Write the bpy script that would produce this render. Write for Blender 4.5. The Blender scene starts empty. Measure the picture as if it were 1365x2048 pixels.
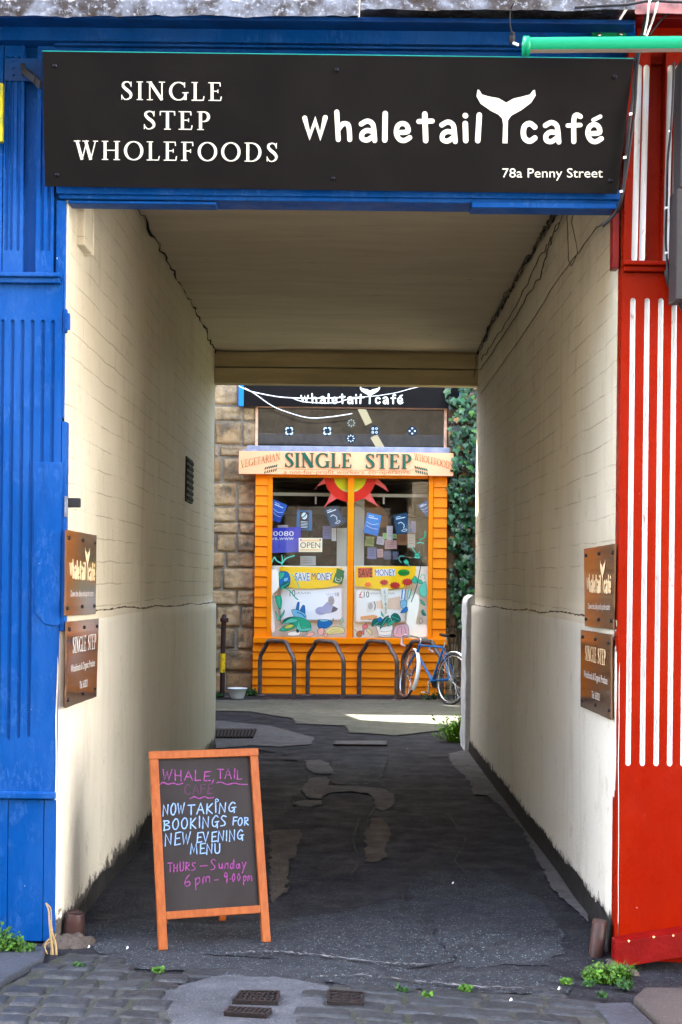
import bpy, bmesh, math, random
from mathutils import Vector, Matrix, noise, geometry
random.seed(7)
R = math.radians
sc = bpy.context.scene
col = sc.collection

# ------------------------------------------------------------------ camera
FPX, CX, CY, CAMZ, ROLL = 2844.0, 675.0, 1155.0, 1.63, R(0.6)
cam = bpy.data.cameras.new("camera"); camo = bpy.data.objects.new("camera", cam); col.objects.link(camo)
cam.sensor_width = 36; cam.lens = FPX/2048*36
cam.shift_x = (682.5-CX)/2048; cam.shift_y = (CY-1024)/2048
cam.clip_end = 500
camo.matrix_world = Matrix.Translation((0, 0, CAMZ)) @ Matrix.Rotation(R(90), 4, 'X') @ Matrix.Rotation(ROLL, 4, 'Z')
sc.camera = camo
# ------------------------------------------------------------------ light
SUN_EL, SUN_AZ = R(45), R(22)            # the sun stands to the left, a little behind the shopfront
wd = bpy.data.worlds.new("World"); sc.world = wd; wd.use_nodes = True
wt = wd.node_tree; bg = wt.nodes['Background']
sky = wt.nodes.new('ShaderNodeTexSky'); sky.sky_type = 'NISHITA'; sky.sun_disc = False
sky.sun_elevation = SUN_EL; sky.sun_rotation = R(292); sky.dust_density = 3.0; sky.air_density = 1.0; sky.ozone_density = 1.0
hs = wt.nodes.new('ShaderNodeHueSaturation'); hs.inputs['Saturation'].default_value = 0.85
wt.links.new(sky.outputs[0], hs.inputs['Color']); wt.links.new(hs.outputs[0], bg.inputs[0]); bg.inputs[1].default_value = 0.15
sun = bpy.data.lights.new("sun", 'SUN'); sun.energy = 5.0; sun.angle = R(0.5); sun.color = (1, .95, .86)
so = bpy.data.objects.new("sun", sun); col.objects.link(so)
sdir = Vector((-math.cos(SUN_EL)*math.cos(SUN_AZ), math.cos(SUN_EL)*math.sin(SUN_AZ), math.sin(SUN_EL)))
so.rotation_euler = sdir.to_track_quat('Z', 'Y').to_euler(); so.location = (0, 0, 30)
vs = sc.view_settings; vs.view_transform = 'Standard'; vs.look = 'None'; vs.gamma = 1; vs.exposure = 3.95
sc.cycles.use_denoising = True
sc.cycles.max_bounces = 12; sc.cycles.diffuse_bounces = 8; sc.cycles.transparent_max_bounces = 12
sc.cycles.sample_clamp_indirect = 6

# ------------------------------------------------------------------ measuring: photo pixel -> place
cr, sr = math.cos(ROLL), math.sin(ROLL)
def unroll(px, py):
    dx, dy = px-CX, py-CY
    return dx*cr+dy*sr, -dx*sr+dy*cr
def at(px, py, Y):
    dx, dy = unroll(px, py); return Vector((dx/FPX*Y, Y, CAMZ-dy/FPX*Y))
def ong(px, py, z=0.0):
    dx, dy = unroll(px, py); Y = FPX*(CAMZ-z)/dy; return Vector((dx/FPX*Y, Y, z))
def onx(px, py, X):
    dx, dy = unroll(px, py); Y = X*FPX/dx; return Vector((X, Y, CAMZ-dy/FPX*Y))
def onp(px, py, p0, n):
    dx, dy = unroll(px, py); d = Vector((dx/FPX, 1, -dy/FPX)); o = Vector((0, 0, CAMZ))
    return o + d*((p0-o).dot(n)/d.dot(n))
def rect(x0, y0, x1, y1, Y):
    xm, ym = (x0+x1)/2, (y0+y1)/2
    return at(x0, ym, Y).x, at(x1, ym, Y).x, at(xm, y1, Y).z, at(xm, y0, Y).z
def lerp(a, b, t): return a+(b-a)*t
def clamp(x, a=0., b=1.): return max(a, min(b, x))
def gz(x, y):                                   # the street falls a little to the right
    return -0.085*clamp((x+0.1)/1.35, 0, 1.6)*clamp((6.6-y)/.45)
def nz(x, y, z, s=1.0): return noise.noise(Vector((x*s, y*s, z*s)))

# ------------------------------------------------------------------ materials
def C(r, g, b):
    f = lambda c: (c/255/12.92) if c <= 10.3 else ((c/255+.055)/1.055)**2.4
    return (f(r), f(g), f(b), 1)
class NT:
    def __init__(s, name):
        s.m = bpy.data.materials.new(name); s.m.use_nodes = True; s.t = s.m.node_tree
        s.b = s.t.nodes['Principled BSDF']
    def n(s, typ, **kw):
        nd = s.t.nodes.new(typ)
        for k, v in kw.items():
            if k.startswith('i_'):
                key = k[2:].replace('_', ' '); nd.inputs[int(key) if key.isdigit() else key].default_value = v
            else: setattr(nd, k, v)
        return nd
    def l(s, a, b): s.t.links.new(a, b)
    def coord(s, stretch=(1, 1, 1)):
        tc = s.n('ShaderNodeTexCoord'); mp = s.n('ShaderNodeMapping'); mp.inputs['Scale'].default_value = stretch
        s.l(tc.outputs['Object'], mp.inputs[0]); return mp.outputs[0]
    def noise(s, vec, scale, detail=6, rough=.6):
        nd = s.n('ShaderNodeTexNoise'); nd.inputs['Scale'].default_value = scale; nd.inputs['Detail'].default_value = detail
        nd.inputs['Roughness'].default_value = rough; s.l(vec, nd.inputs['Vector']); return nd.outputs['Fac']
    def ramp(s, fac, a, b, ca=(0, 0, 0, 1), cb=(1, 1, 1, 1)):
        r = s.n('ShaderNodeValToRGB'); r.color_ramp.elements[0].position = a; r.color_ramp.elements[1].position = b
        r.color_ramp.elements[0].color = ca; r.color_ramp.elements[1].color = cb; s.l(fac, r.inputs[0]); return r.outputs[0]
    def mix(s, fac, a, b, mode='MIX'):
        m = s.n('ShaderNodeMix', data_type='RGBA', blend_type=mode)
        for v, i in ((fac, 0), (a, 6), (b, 7)):
            if hasattr(v, 'links'): s.l(v, m.inputs[i])
            else: m.inputs[i].default_value = v
        return m.outputs[2]
    def math(s, op, a, b=0.0):
        m = s.n('ShaderNodeMath', operation=op)
        for v, i in ((a, 0), (b, 1)):
            if hasattr(v, 'links'): s.l(v, m.inputs[i])
            else: m.inputs[i].default_value = v
        return m.outputs[0]
    def bump(s, h, strength, dist=.01, prev=None):
        b = s.n('ShaderNodeBump'); b.inputs['Strength'].default_value = strength; b.inputs['Distance'].default_value = dist
        s.l(h, b.inputs['Height'])
        if prev: s.l(prev, b.inputs['Normal'])
        return b.outputs[0]
    def done(s, color=None, rough=.6, normal=None, metal=0, spec=.5):
        if color is not None:
            if hasattr(color, 'links'): s.l(color, s.b.inputs['Base Color'])
            else: s.b.inputs['Base Color'].default_value = color
        if hasattr(rough, 'links'): s.l(rough, s.b.inputs['Roughness'])
        else: s.b.inputs['Roughness'].default_value = rough
        s.b.inputs['Metallic'].default_value = metal; s.b.inputs['Specular IOR Level'].default_value = spec
        if normal: s.l(normal, s.b.inputs['Normal'])
        return s.m
def M(name, c, rough=.6, c2=None, scale=6, lo=.4, hi=.65, bump=0, bscale=40, stretch=(1, 1, 1), metal=0, spec=.2, island=0, fine=None):
    t = NT(name); v = t.coord(stretch); colr = c
    if c2: colr = t.mix(t.ramp(t.noise(v, scale), lo, hi), c, c2)
    if fine: colr = t.mix(t.ramp(t.noise(v, fine[0], 3), fine[1], fine[2]), colr, fine[3])
    if island:
        g = t.n('ShaderNodeNewGeometry'); h = t.n('ShaderNodeHueSaturation')
        h.inputs['Value'].default_value = 1; mm = t.n('ShaderNodeMapRange'); mm.inputs[3].default_value = 1-island; mm.inputs[4].default_value = 1+island
        t.l(g.outputs['Random Per Island'], mm.inputs[0]); t.l(mm.outputs[0], h.inputs['Value'])
        if hasattr(colr, 'links'): t.l(colr, h.inputs['Color'])
        else: h.inputs['Color'].default_value = colr
        colr = h.outputs[0]
    nrm = t.bump(t.noise(v, bscale, 5), bump) if bump else None
    return t.done(colr, rough, nrm, metal, spec)

def peel_paint(name, c, c_light, c_dark, chip, rough=.38, wear=1.0):
    t = NT(name); v = t.coord((1, 1, .35)); v2 = t.coord((1, 1, 1))
    a = t.noise(v, 3.0, 6); b = t.noise(v, 30, 8, .7); d = t.noise(v2, 9, 4)
    k = t.mix(t.ramp(a, .45, .72), c, c_light)
    flake = t.math('MULTIPLY', t.ramp(t.noise(v, 62, 4, .65), .50, .60), t.ramp(d, .46, .60))
    k = t.mix(t.math('MULTIPLY', flake, .8*wear), k, c_light); k = t.mix(t.math('MULTIPLY', t.ramp(t.noise(t.coord((1, 1, .12)), 7, 6, .7), .56, .72), .5), k, c_dark)
    k = t.mix(t.math('MULTIPLY', t.ramp(b, .62, .8), .5), k, c_dark)
    ch = t.math('MULTIPLY', t.ramp(t.noise(v2, 45, 3), .73, .76), t.ramp(d, .55, .65))
    k = t.mix(ch, k, chip)
    n1 = t.bump(b, .4*wear, .012); n1 = t.bump(flake, .4*wear, .004, n1); n1 = t.bump(t.noise(v2, 220, 3), .12, .003, n1)
    return t.done(k, t.ramp(d, .3, .8, (rough-.1,)*3+(1,), (rough+.2,)*3+(1,)), n1, spec=.07)

m_blue = peel_paint("blue gloss paint", (.0005, .048, .215, 1), (.014, .075, .27, 1), (.0005, .022, .10, 1), (.55, .6, .7, 1))
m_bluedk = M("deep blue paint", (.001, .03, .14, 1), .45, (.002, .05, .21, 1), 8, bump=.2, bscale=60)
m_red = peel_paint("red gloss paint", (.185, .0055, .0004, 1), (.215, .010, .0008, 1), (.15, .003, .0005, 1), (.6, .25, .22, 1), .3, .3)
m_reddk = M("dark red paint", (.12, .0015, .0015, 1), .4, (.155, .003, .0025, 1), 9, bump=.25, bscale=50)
m_flute = M("white flute paint", (.60, .60, .595, 1), .5, (.50, .49, .48, 1), 14, .45, .7, bump=.3, bscale=50, stretch=(1, 1, .3), fine=(40, .66, .70, (.42, .25, .22, 1)))
m_sign = M("black sign face", (.006, .005, .0052, 1), .6, (.008, .0068, .0068, 1), 4, bump=.05, bscale=300, spec=.07)
m_letter = M("cream vinyl lettering", (.66, .655, .56, 1), .5)
m_teal = M("sign edge teal", (.01, .25, .22, 1), .4)
m_screw = M("dark screw head", (.012, .012, .016, 1), .35, metal=.6)
m_white = M("white plastic", (.8, .8, .78, 1), .45)
m_black = M("black rubber cable", (.015, .015, .018, 1), .5)
m_cabledirty = M("dusty cable", (.022, .018, .013, 1), .8, (.16, .13, .08, 1), 18)
m_iron = M("rusty iron", (.011, .0095, .011, 1), .6, (.018, .012, .012, 1), 20, bump=.5, bscale=90)
m_rackm = M("brown painted steel", (.075, .058, .056, 1), .4, (.13, .10, .10, 1), 15, bump=.15, bscale=80, metal=.4)
m_darkgap = M("dark void", (.008, .007, .006, 1), .9)
m_dirtlead = M("weathered lead", (.15, .165, .20, 1), .55, (.035, .028, .026, 1), 9, .36, .56, bump=.6, bscale=30, fine=(60, .55, .75, (.27, .29, .33, 1)))
m_green = M("green enamel", (.0015, .19, .085, 1), .28)
m_greendk = M("green bracket enamel", (.005, .16, .06, 1), .4)
m_diff = M("light diffuser", (.42, .34, .27, 1), .5)

def wall_paint(name, low_z, c, c2, clow=None):
    t = NT(name); tc = t.n('ShaderNodeTexCoord'); sp = t.n('ShaderNodeSeparateXYZ'); t.l(tc.outputs['Object'], sp.inputs[0])
    cb = t.n('ShaderNodeCombineXYZ'); t.l(sp.outputs['Y'], cb.inputs[0]); 
    v = t.coord((1, 1, 1)); wob = t.noise(v, 1.3, 3)
    zz = t.math('ADD', sp.outputs['Z'], t.math('MULTIPLY', wob, .05)); t.l(zz, cb.inputs[1])
    br = t.n('ShaderNodeTexBrick'); t.l(cb.outputs[0], br.inputs['Vector'])
    for k, val in (('Scale', 1.0), ('Mortar Size', .0045), ('Mortar Smooth', .6), ('Brick Width', .9), ('Row Height', .115)): br.inputs[k].default_value = val
    brk = t.math('MULTIPLY', br.outputs['Fac'], t.math('GREATER_THAN', sp.outputs['Z'], low_z))
    vs_ = t.coord((1, 1, .06)); streak = t.noise(vs_, 9, 4); blot = t.noise(v, 1.1, 5)
    k = t.mix(t.ramp(blot, .35, .7), c, c2)
    if clow: k = t.mix(t.math('LESS_THAN', sp.outputs['Z'], low_z-.02), k, clow)
    k = t.mix(t.math('MULTIPLY', t.ramp(streak, .55, .8), .35), k, (.30, .24, .15, 1))
    crack = t.math('MULTIPLY', brk, t.ramp(t.noise(v, 2.2, 4), .42, .54))
    k = t.mix(t.math('MULTIPLY', crack, .5), k, (.2, .16, .1, 1))
    spk = t.ramp(t.noise(v, 28, 3), .70, .74); k = t.mix(t.math('MULTIPLY', spk, .5), k, (.22, .17, .1, 1))
    fk = t.noise(v, 5, 7, .7); k = t.mix(t.math('MULTIPLY', t.ramp(fk, .635, .645), .45), k, (.40, .36, .28, 1))
    ch = t.math('MULTIPLY', t.ramp(t.noise(t.coord((1, 1, .45)), 60, 3, .6), .68, .70), t.ramp(t.noise(v, 3, 3), .48, .6)); k = t.mix(t.math('MULTIPLY', ch, .7), k, (.12, .10, .07, 1))
    # splash dirt close to the ground: an edge of its own, uneven
    sd = t.math('SUBTRACT', t.math('ADD', .13, t.math('MULTIPLY', t.noise(t.coord((1, 1, .85)), 14, 8, .78), .34)), t.math('ADD', sp.outputs['Z'], .155))
    k = t.mix(t.ramp(sd, 0.02, .05), k, (.07, .06, .055, 1)); k = t.mix(t.math('MULTIPLY', t.ramp(t.noise(t.coord((1, 1, .4)), 5, 7, .7), .55, .7), .22), k, (.2, .16, .1, 1))
    n = t.bump(t.math('SUBTRACT', 1, brk), .42, .006); n = t.bump(t.ramp(fk, .635, .645), .35, .004, n); n = t.bump(t.noise(v, 20, 9, .75), .7, .014, n); n = t.bump(t.noise(v, 180, 3), .12, .003, n)
    return t.done(k, .62, n, spec=.2)
m_wall = wall_paint("cream painted wall", 1.43, (.57, .515, .395, 1), (.50, .44, .325, 1), (.60, .56, .46, 1))
m_wallr = wall_paint("white and cream painted wall", 1.43, (.61, .565, .455, 1), (.53, .475, .355, 1), (.62, .60, .53, 1))
m_ceil = M("dingy cream ceiling paint", (.54, .475, .355, 1), .7, (.46, .40, .29, 1), 1.6, bump=.35, bscale=9, stretch=(.5, 3, 1), fine=(14, .66, .74, (.25, .19, .12, 1)))
m_beam = M("dirty cream beam paint", (.44, .36, .20, 1), .6, (.34, .27, .145, 1), 3, bump=.2, bscale=12, stretch=(.4, 1, 4))
m_tar_shade = M("black tar skirting and edge shade", (.012, .012, .013, 1), .6, (.03, .028, .026, 1), 12, bump=.5, bscale=40)

def asphalt(name, base, alt, speck, spk_amt=.6, big=1.2):
    t = NT(name); v = t.coord((1, 1, 1))
    k = t.mix(t.ramp(t.noise(v, big, 6, .65), .38, .66), base, alt)
    k = t.mix(t.ramp(t.noise(v, 17, 6, .7), .45, .75), k, (base[0]*.55, base[1]*.55, base[2]*.55, 1))
    vo = t.n('ShaderNodeTexVoronoi'); vo.inputs['Scale'].default_value = 95; t.l(v, vo.inputs['Vector'])
    s1 = t.math('LESS_THAN', vo.outputs['Distance'], .28); s2 = t.ramp(t.noise(v, 60, 2), .5, .6)
    k = t.mix(t.math('MULTIPLY', t.math('MULTIPLY', s1, s2), spk_amt), k, speck)
    n = t.bump(vo.outputs['Distance'], .5, .006); n = t.bump(t.noise(v, 30, 7, .7), .6, .015, n)
    return t.done(k, t.ramp(t.noise(v, 5), .3, .7, (.55,)*3+(1,), (.85,)*3+(1,)), n, spec=.15)
m_asph = asphalt("worn dark asphalt", (.010, .0105, .0148, 1), (.024, .025, .031, 1), (.16, .16, .17, 1), .55, 1.9)
m_patch = asphalt("grey asphalt repair", (.085, .080, .083, 1), (.11, .104, .105, 1), (.14, .14, .14, 1), .3, 2)
m_patchbr = asphalt("brown asphalt repair", (.062, .050, .042, 1), (.082, .066, .054, 1), (.11, .10, .09, 1), .3, 2)
m_speck = asphalt("coarse speckled asphalt", (.019, .0205, .0265, 1), (.029, .032, .040, 1), (.2, .27, .29, 1), .8, 1.6)
m_conc = asphalt("mossy concrete apron", (.105, .102, .082, 1), (.075, .077, .056, 1), (.22, .22, .2, 1), .3, 1.5)
m_conc2 = asphalt("pale grey street concrete", (.068, .073, .088, 1), (.036, .039, .047, 1), (.17, .18, .2, 1), .7, 2.5)
m_sett = M("grey stone sett", (.022, .0255, .033, 1), .5, (.012, .0135, .015, 1), 22, .35, .7, bump=1.0, bscale=32, spec=.35, island=.3, fine=(70, .6, .72, (.045, .048, .056, 1)))
m_slab = M("grey flagstone", (.038, .043, .056, 1), .6, (.025, .028, .035, 1), 4, bump=.45, bscale=35, fine=(90, .58, .7, (.1, .105, .12, 1)))
m_slabbr = M("brown flagstone", (.055, .048, .046, 1), .65, (.04, .035, .034, 1), 4, bump=.45, bscale=35, fine=(90, .58, .7, (.09, .085, .08, 1)))
m_crack = M("pale mortar crack", (.15, .15, .16, 1), .8, (.04, .04, .045, 1), 60)

def stone_mat(name):
    t = NT(name); v = t.coord((1, 1, 1)); g = t.n('ShaderNodeNewGeometry')
    k = t.mix(t.ramp(g.outputs['Random Per Island'], .1, .9), (.33, .20, .085, 1), (.46, .33, .18, 1))
    k = t.mix(t.ramp(t.noise(v, 4, 8, .7), .4, .68), k, (.20, .145, .085, 1))
    k = t.mix(t.math('MULTIPLY', t.ramp(t.noise(v, 2.2, 8, .72), .5, .64), .8), k, (.06, .055, .045, 1))
    k = t.mix(t.ramp(t.noise(v, 24, 5), .64, .72), k, (.5, .45, .36, 1))
    n = t.bump(t.noise(v, 14, 8, .7), .9, .03); n = t.bump(t.noise(v, 120, 3), .25, .004, n)
    return t.done(k, .85, n)
m_stone = stone_mat("rough sandstone")
m_mortar = M("grey lime mortar", (.30, .27, .22, 1), .9, (.2, .18, .15, 1), 15, bump=.4, bscale=60)
m_orange = M("orange gloss paint", (.94, .25, .002, 1), .35, (.90, .225, .0015, 1), 5, bump=.06, bscale=40, stretch=(.3, 1, 2), spec=.08)
m_peach = M("peach sign paint", (.90, .43, .22, 1), .5, (.88, .41, .21, 1), 4)
m_peachf = M("peach window frame paint", (.75, .42, .26, 1), .5, (.5, .3, .2, 1), 15)
m_dkgreen = M("dark green sign paint", (.004, .09, .05, 1), .5)
m_ltorange = M("ochre sign paint", (.34, .11, .015, 1), .5)
m_slate = M("slate sill", (.19, .22, .30, 1), .5, (.26, .29, .36, 1), 12, bump=.2, bscale=30)
m_skyblue = M("bright blue paint", (.01, .22, .75, 1), .4)
m_wood = M("orange stained timber", (.20, .046, .008, 1), .42, (.25, .066, .012, 1), 9, bump=.15, bscale=25, stretch=(6, 6, .5))
m_board = M("chalkboard face", (.022, .019, .0195, 1), .75, (.030, .027, .027, 1), 5, .35, .7, stretch=(1, 1, .4), spec=.06)
m_chalkb = M("pale blue chalk", (.20, .32, .52, 1), .9, (.11, .18, .31, 1), 120)
m_chalkp = M("pink chalk", (.22, .045, .20, 1), .9, (.07, .025, .07, 1), 110)
m_chalkf = M("rubbed pink chalk", (.075, .024, .065, 1), .9, (.03, .02, .028, 1), 60)
m_plaq = M("dark acrylic plaque", (.15, .075, .04, 1), .07, metal=.55, spec=.8)
m_gold = M("pale gold lettering", (.80, .58, .34, 1), .4)
m_silv = M("silver grey lettering", (.62, .58, .54, 1), .4)
m_leaf = M("ivy leaf", (.008, .034, .011, 1), .4, (.020, .070, .022, 1), 5, .35, .65, island=.9, spec=.3)
m_grass = M("weed green", (.028, .085, .006, 1), .5, (.05, .13, .010, 1), 9, island=.6)
m_grassb = M("bright grass blade", (.075, .19, .012, 1), .5, (.12, .26, .02, 1), 9, island=.5)
m_moss = M("dark moss green", (.010, .042, .010, 1), .6, (.02, .065, .012, 1), 20, island=.5)
m_straw = M("dead straw stem", (.38, .27, .12, 1), .7, (.28, .19, .09, 1), 20)
m_stem = M("ivy stem brown", (.08, .055, .035, 1), .8)
m_chrome = M("dull chrome", (.55, .55, .55, 1), .25, metal=.9)
m_bikeblue = M("bicycle blue enamel", (.012, .10, .27, 1), .3)
m_tyre = M("tyre rubber", (.035, .033, .034, 1), .7)
m_tyrebr = M("worn brown tyre", (.085, .055, .05, 1), .7)
m_tape = M("faded handlebar tape", (.48, .33, .33, 1), .7)
m_saddle = M("black saddle", (.012, .012, .014, 1), .4)
m_litter = M("paper litter", (.75, .75, .75, 1), .8)
m_yellowold = M("mossy yellow paint", (.6, .5, .01, 1), .6, (.2, .25, .05, 1), 18)
m_browndk = M("brown pipe paint", (.045, .020, .018, 1), .45, (.03, .018, .016, 1), 12, bump=.2)
m_tub = M("clear plastic tub", (.6, .62, .63, 1), .25)
m_whitewash = M("lumpy whitewash", (.66, .70, .76, 1), .7, (.5, .54, .60, 1), 9, bump=.6, bscale=20)
m_plain = M("street stone", (.42, .38, .31, 1), .85, (.34, .30, .24, 1), 2, bump=.3, bscale=12)
m_sooty = M("sooty street stone", (.2, .17, .13, 1), .9, (.14, .12, .09, 1), 2, bump=.3, bscale=12)
m_shadeblock = M("dark shade block", (.02, .04, .018, 1), .7, (.035, .06, .025, 1), 14, bump=.6, bscale=25)
m_pale = M("pale limewash", (.78, .73, .62, 1), .9, (.70, .64, .52, 1), 2, bump=.3, bscale=12)
m_roof = M("roof slate", (.10, .105, .12, 1), .7, (.07, .07, .08, 1), 6)
_fc = {}

def flatc(r, g, b, rough=.55):
    k = (r, g, b, rough)
    if k not in _fc: _fc[k] = M("printed colour %d %d %d" % (r, g, b), C(r, g, b), rough)
    return _fc[k]
def glass_mat():
    t = NT("window glass"); nt = t.t
    tr = t.n('ShaderNodeBsdfTransparent'); tr.inputs[0].default_value = (.98, .99, .985, 1)
    gl = t.n('ShaderNodeBsdfGlossy'); gl.inputs['Roughness'].default_value = .01
    fr = t.n('ShaderNodeFresnel'); fr.inputs[0].default_value = 1.5
    ge = t.n('ShaderNodeNewGeometry'); f2 = t.math('MULTIPLY', fr.outputs[0], t.math('SUBTRACT', 1.15, t.math('MULTIPLY', ge.outputs['Backfacing'], 1.15)))
    mx = t.n('ShaderNodeMixShader'); t.l(f2, mx.inputs[0]); t.l(tr.outputs[0], mx.inputs[1]); t.l(gl.outputs[0], mx.inputs[2])
    t.l(mx.outputs[0], nt.nodes['Material Output'].inputs[0]); return t.m
m_glass = glass_mat()

# ------------------------------------------------------------------ mesh building
def props(o, label=None, cat=None, group=None, kind=None):
    if label: o['label'] = label
    if cat: o['category'] = cat
    if group: o['group'] = group
    if kind: o['kind'] = kind
    return o
def thing(name, label, cat, loc=(0, 0, 0), group=None):
    o = bpy.data.objects.new(name, None); col.objects.link(o); o.location = loc; o.empty_display_size = .1
    return props(o, label, cat, group)
def world_of(o):
    m = Matrix.LocRotScale(o.location, o.rotation_euler, None)
    return world_of(o.parent) @ o.matrix_parent_inverse @ m if o.parent else m
class MB:
    def __init__(s): s.v = []; s.f = []; s.m = []; s.sm = []; s.xf = None
    def add(s, vs, fs, mi=0, smooth=False):
        b = len(s.v); s.v += [(s.xf @ Vector(v)) if s.xf else Vector(v) for v in vs]
        for f in fs: s.f.append([b+i for i in f]); s.m.append(mi); s.sm.append(smooth)
        return s
    def box(s, x0, x1, y0, y1, z0, z1, mi=0):
        return s.add([(x0, y0, z0), (x1, y0, z0), (x1, y1, z0), (x0, y1, z0), (x0, y0, z1), (x1, y0, z1), (x1, y1, z1), (x0, y1, z1)],
                     [(0, 3, 2, 1), (4, 5, 6, 7), (0, 1, 5, 4), (1, 2, 6, 5), (2, 3, 7, 6), (3, 0, 4, 7)], mi)
    def pbox(s, x0, y0, x1, y1, Y, depth=.05, mi=0):
        a, b, c, d = rect(x0, y0, x1, y1, Y); return s.box(a, b, Y, Y+depth, c, d, mi)
    def prism(s, pts, off, mi=0):
        n = len(pts); off = Vector(off); P = [Vector(p) for p in pts]
        return s.add(P+[p+off for p in P], [tuple(range(n)), tuple(range(2*n-1, n-1, -1))]+[(i, i+n, (i+1) % n+n, (i+1) % n) for i in range(n)], mi)
    def bar(s, a, b, w, h, up=(0, 0, 1), mi=0):          # square section bar
        a, b = Vector(a), Vector(b); d = (b-a).normalized(); u = Vector(up); sx = d.cross(u).normalized()*w/2; sz = sx.cross(d).normalized()*h/2
        q = [a-sx-sz, a+sx-sz, a+sx+sz, a-sx+sz]
        return s.add(q+[p+(b-a) for p in q], [(3, 2, 1, 0), (4, 5, 6, 7), (0, 1, 5, 4), (1, 2, 6, 5), (2, 3, 7, 6), (3, 0, 4, 7)], mi)
    def tube(s, pts, r, n=8, mi=0, closed=False, cap=True):
        P = [Vector(p) for p in pts]; k = len(P); rr = r if isinstance(r, (list, tuple)) else [r]*k
        vs, fs = [], []; prev = None
        for i, p in enumerate(P):
            if closed: d = P[(i+1) % k]-P[i-1]
            else: d = P[min(i+1, k-1)]-P[max(i-1, 0)]
            d = d.normalized() if d.length > 1e-9 else Vector((0, 0, 1))
            if prev is None:
                a = Vector((0, 0, 1)) if abs(d.z) < .9 else Vector((1, 0, 0)); u = d.cross(a).normalized()
            else: u = (prev-d*prev.dot(d)).normalized()
            prev = u; w = d.cross(u)
            vs += [p+(u*math.cos(2*math.pi*j/n)+w*math.sin(2*math.pi*j/n))*rr[i] for j in range(n)]
        for i in range(k if closed else k-1):
            a, b = i*n, ((i+1) % k)*n
            fs += [(a+j, a+(j+1) % n, b+(j+1) % n, b+j) for j in range(n)]
        s.add(vs, fs, mi, True)
        if cap and not closed:
            s.add(vs[:n], [tuple(range(n-1, -1, -1))], mi); s.add(vs[-n:], [tuple(range(n))], mi)
        return s
    def lathe(s, prof, c, axis=(0, 0, 1), n=16, mi=0, smooth=True):
        ax = Vector(axis).normalized(); a = Vector((1, 0, 0)) if abs(ax.x) < .9 else Vector((0, 1, 0)); u = ax.cross(a).normalized(); w = ax.cross(u); c = Vector(c)
        vs = [c+ax*h+(u*math.cos(2*math.pi*j/n)+w*math.sin(2*math.pi*j/n))*r for r, h in prof for j in range(n)]
        fs = [(i*n+j, i*n+(j+1) % n, (i+1)*n+(j+1) % n, (i+1)*n+j) for i in range(len(prof)-1) for j in range(n)]
        s.add(vs, fs, mi, smooth)
        s.add(vs[:n], [tuple(range(n-1, -1, -1))], mi); s.add(vs[-n:], [tuple(range(n))], mi); return s
    def grid(s, fn, nu, nv, mi=0, smooth=True):
        vs = [fn(i/nu, j/nv) for j in range(nv+1) for i in range(nu+1)]
        return s.add(vs, [(j*(nu+1)+i, j*(nu+1)+i+1, (j+1)*(nu+1)+i+1, (j+1)*(nu+1)+i) for j in range(nv) for i in range(nu)], mi, smooth)
    def build(s, name, mats, parent=None, bevel=0, label=None, fix=True):
        me = bpy.data.meshes.new(name); mats = mats if isinstance(mats, (list, tuple)) else [mats]
        me.from_pydata([tuple(v) for v in s.v], [], s.f)
        for m in mats: me.materials.append(m)
        me.polygons.foreach_set('material_index', s.m); me.polygons.foreach_set('use_smooth', s.sm)
        if fix:
            bm = bmesh.new(); bm.from_mesh(me); bmesh.ops.recalc_face_normals(bm, faces=bm.faces); bm.to_mesh(me); bm.free()
        me.update(); o = bpy.data.objects.new(name, me); col.objects.link(o)
        if parent: o.parent = parent; o.matrix_parent_inverse = world_of(parent).inverted()
        if bevel:
            b = o.modifiers.new('bevel', 'BEVEL'); b.width = bevel; b.segments = 2; b.limit_method = 'ANGLE'; b.angle_limit = R(40)
        if label: o['label'] = label
        return o
def solo(o, label, cat, group=None): return props(o, label, cat, group)

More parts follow.
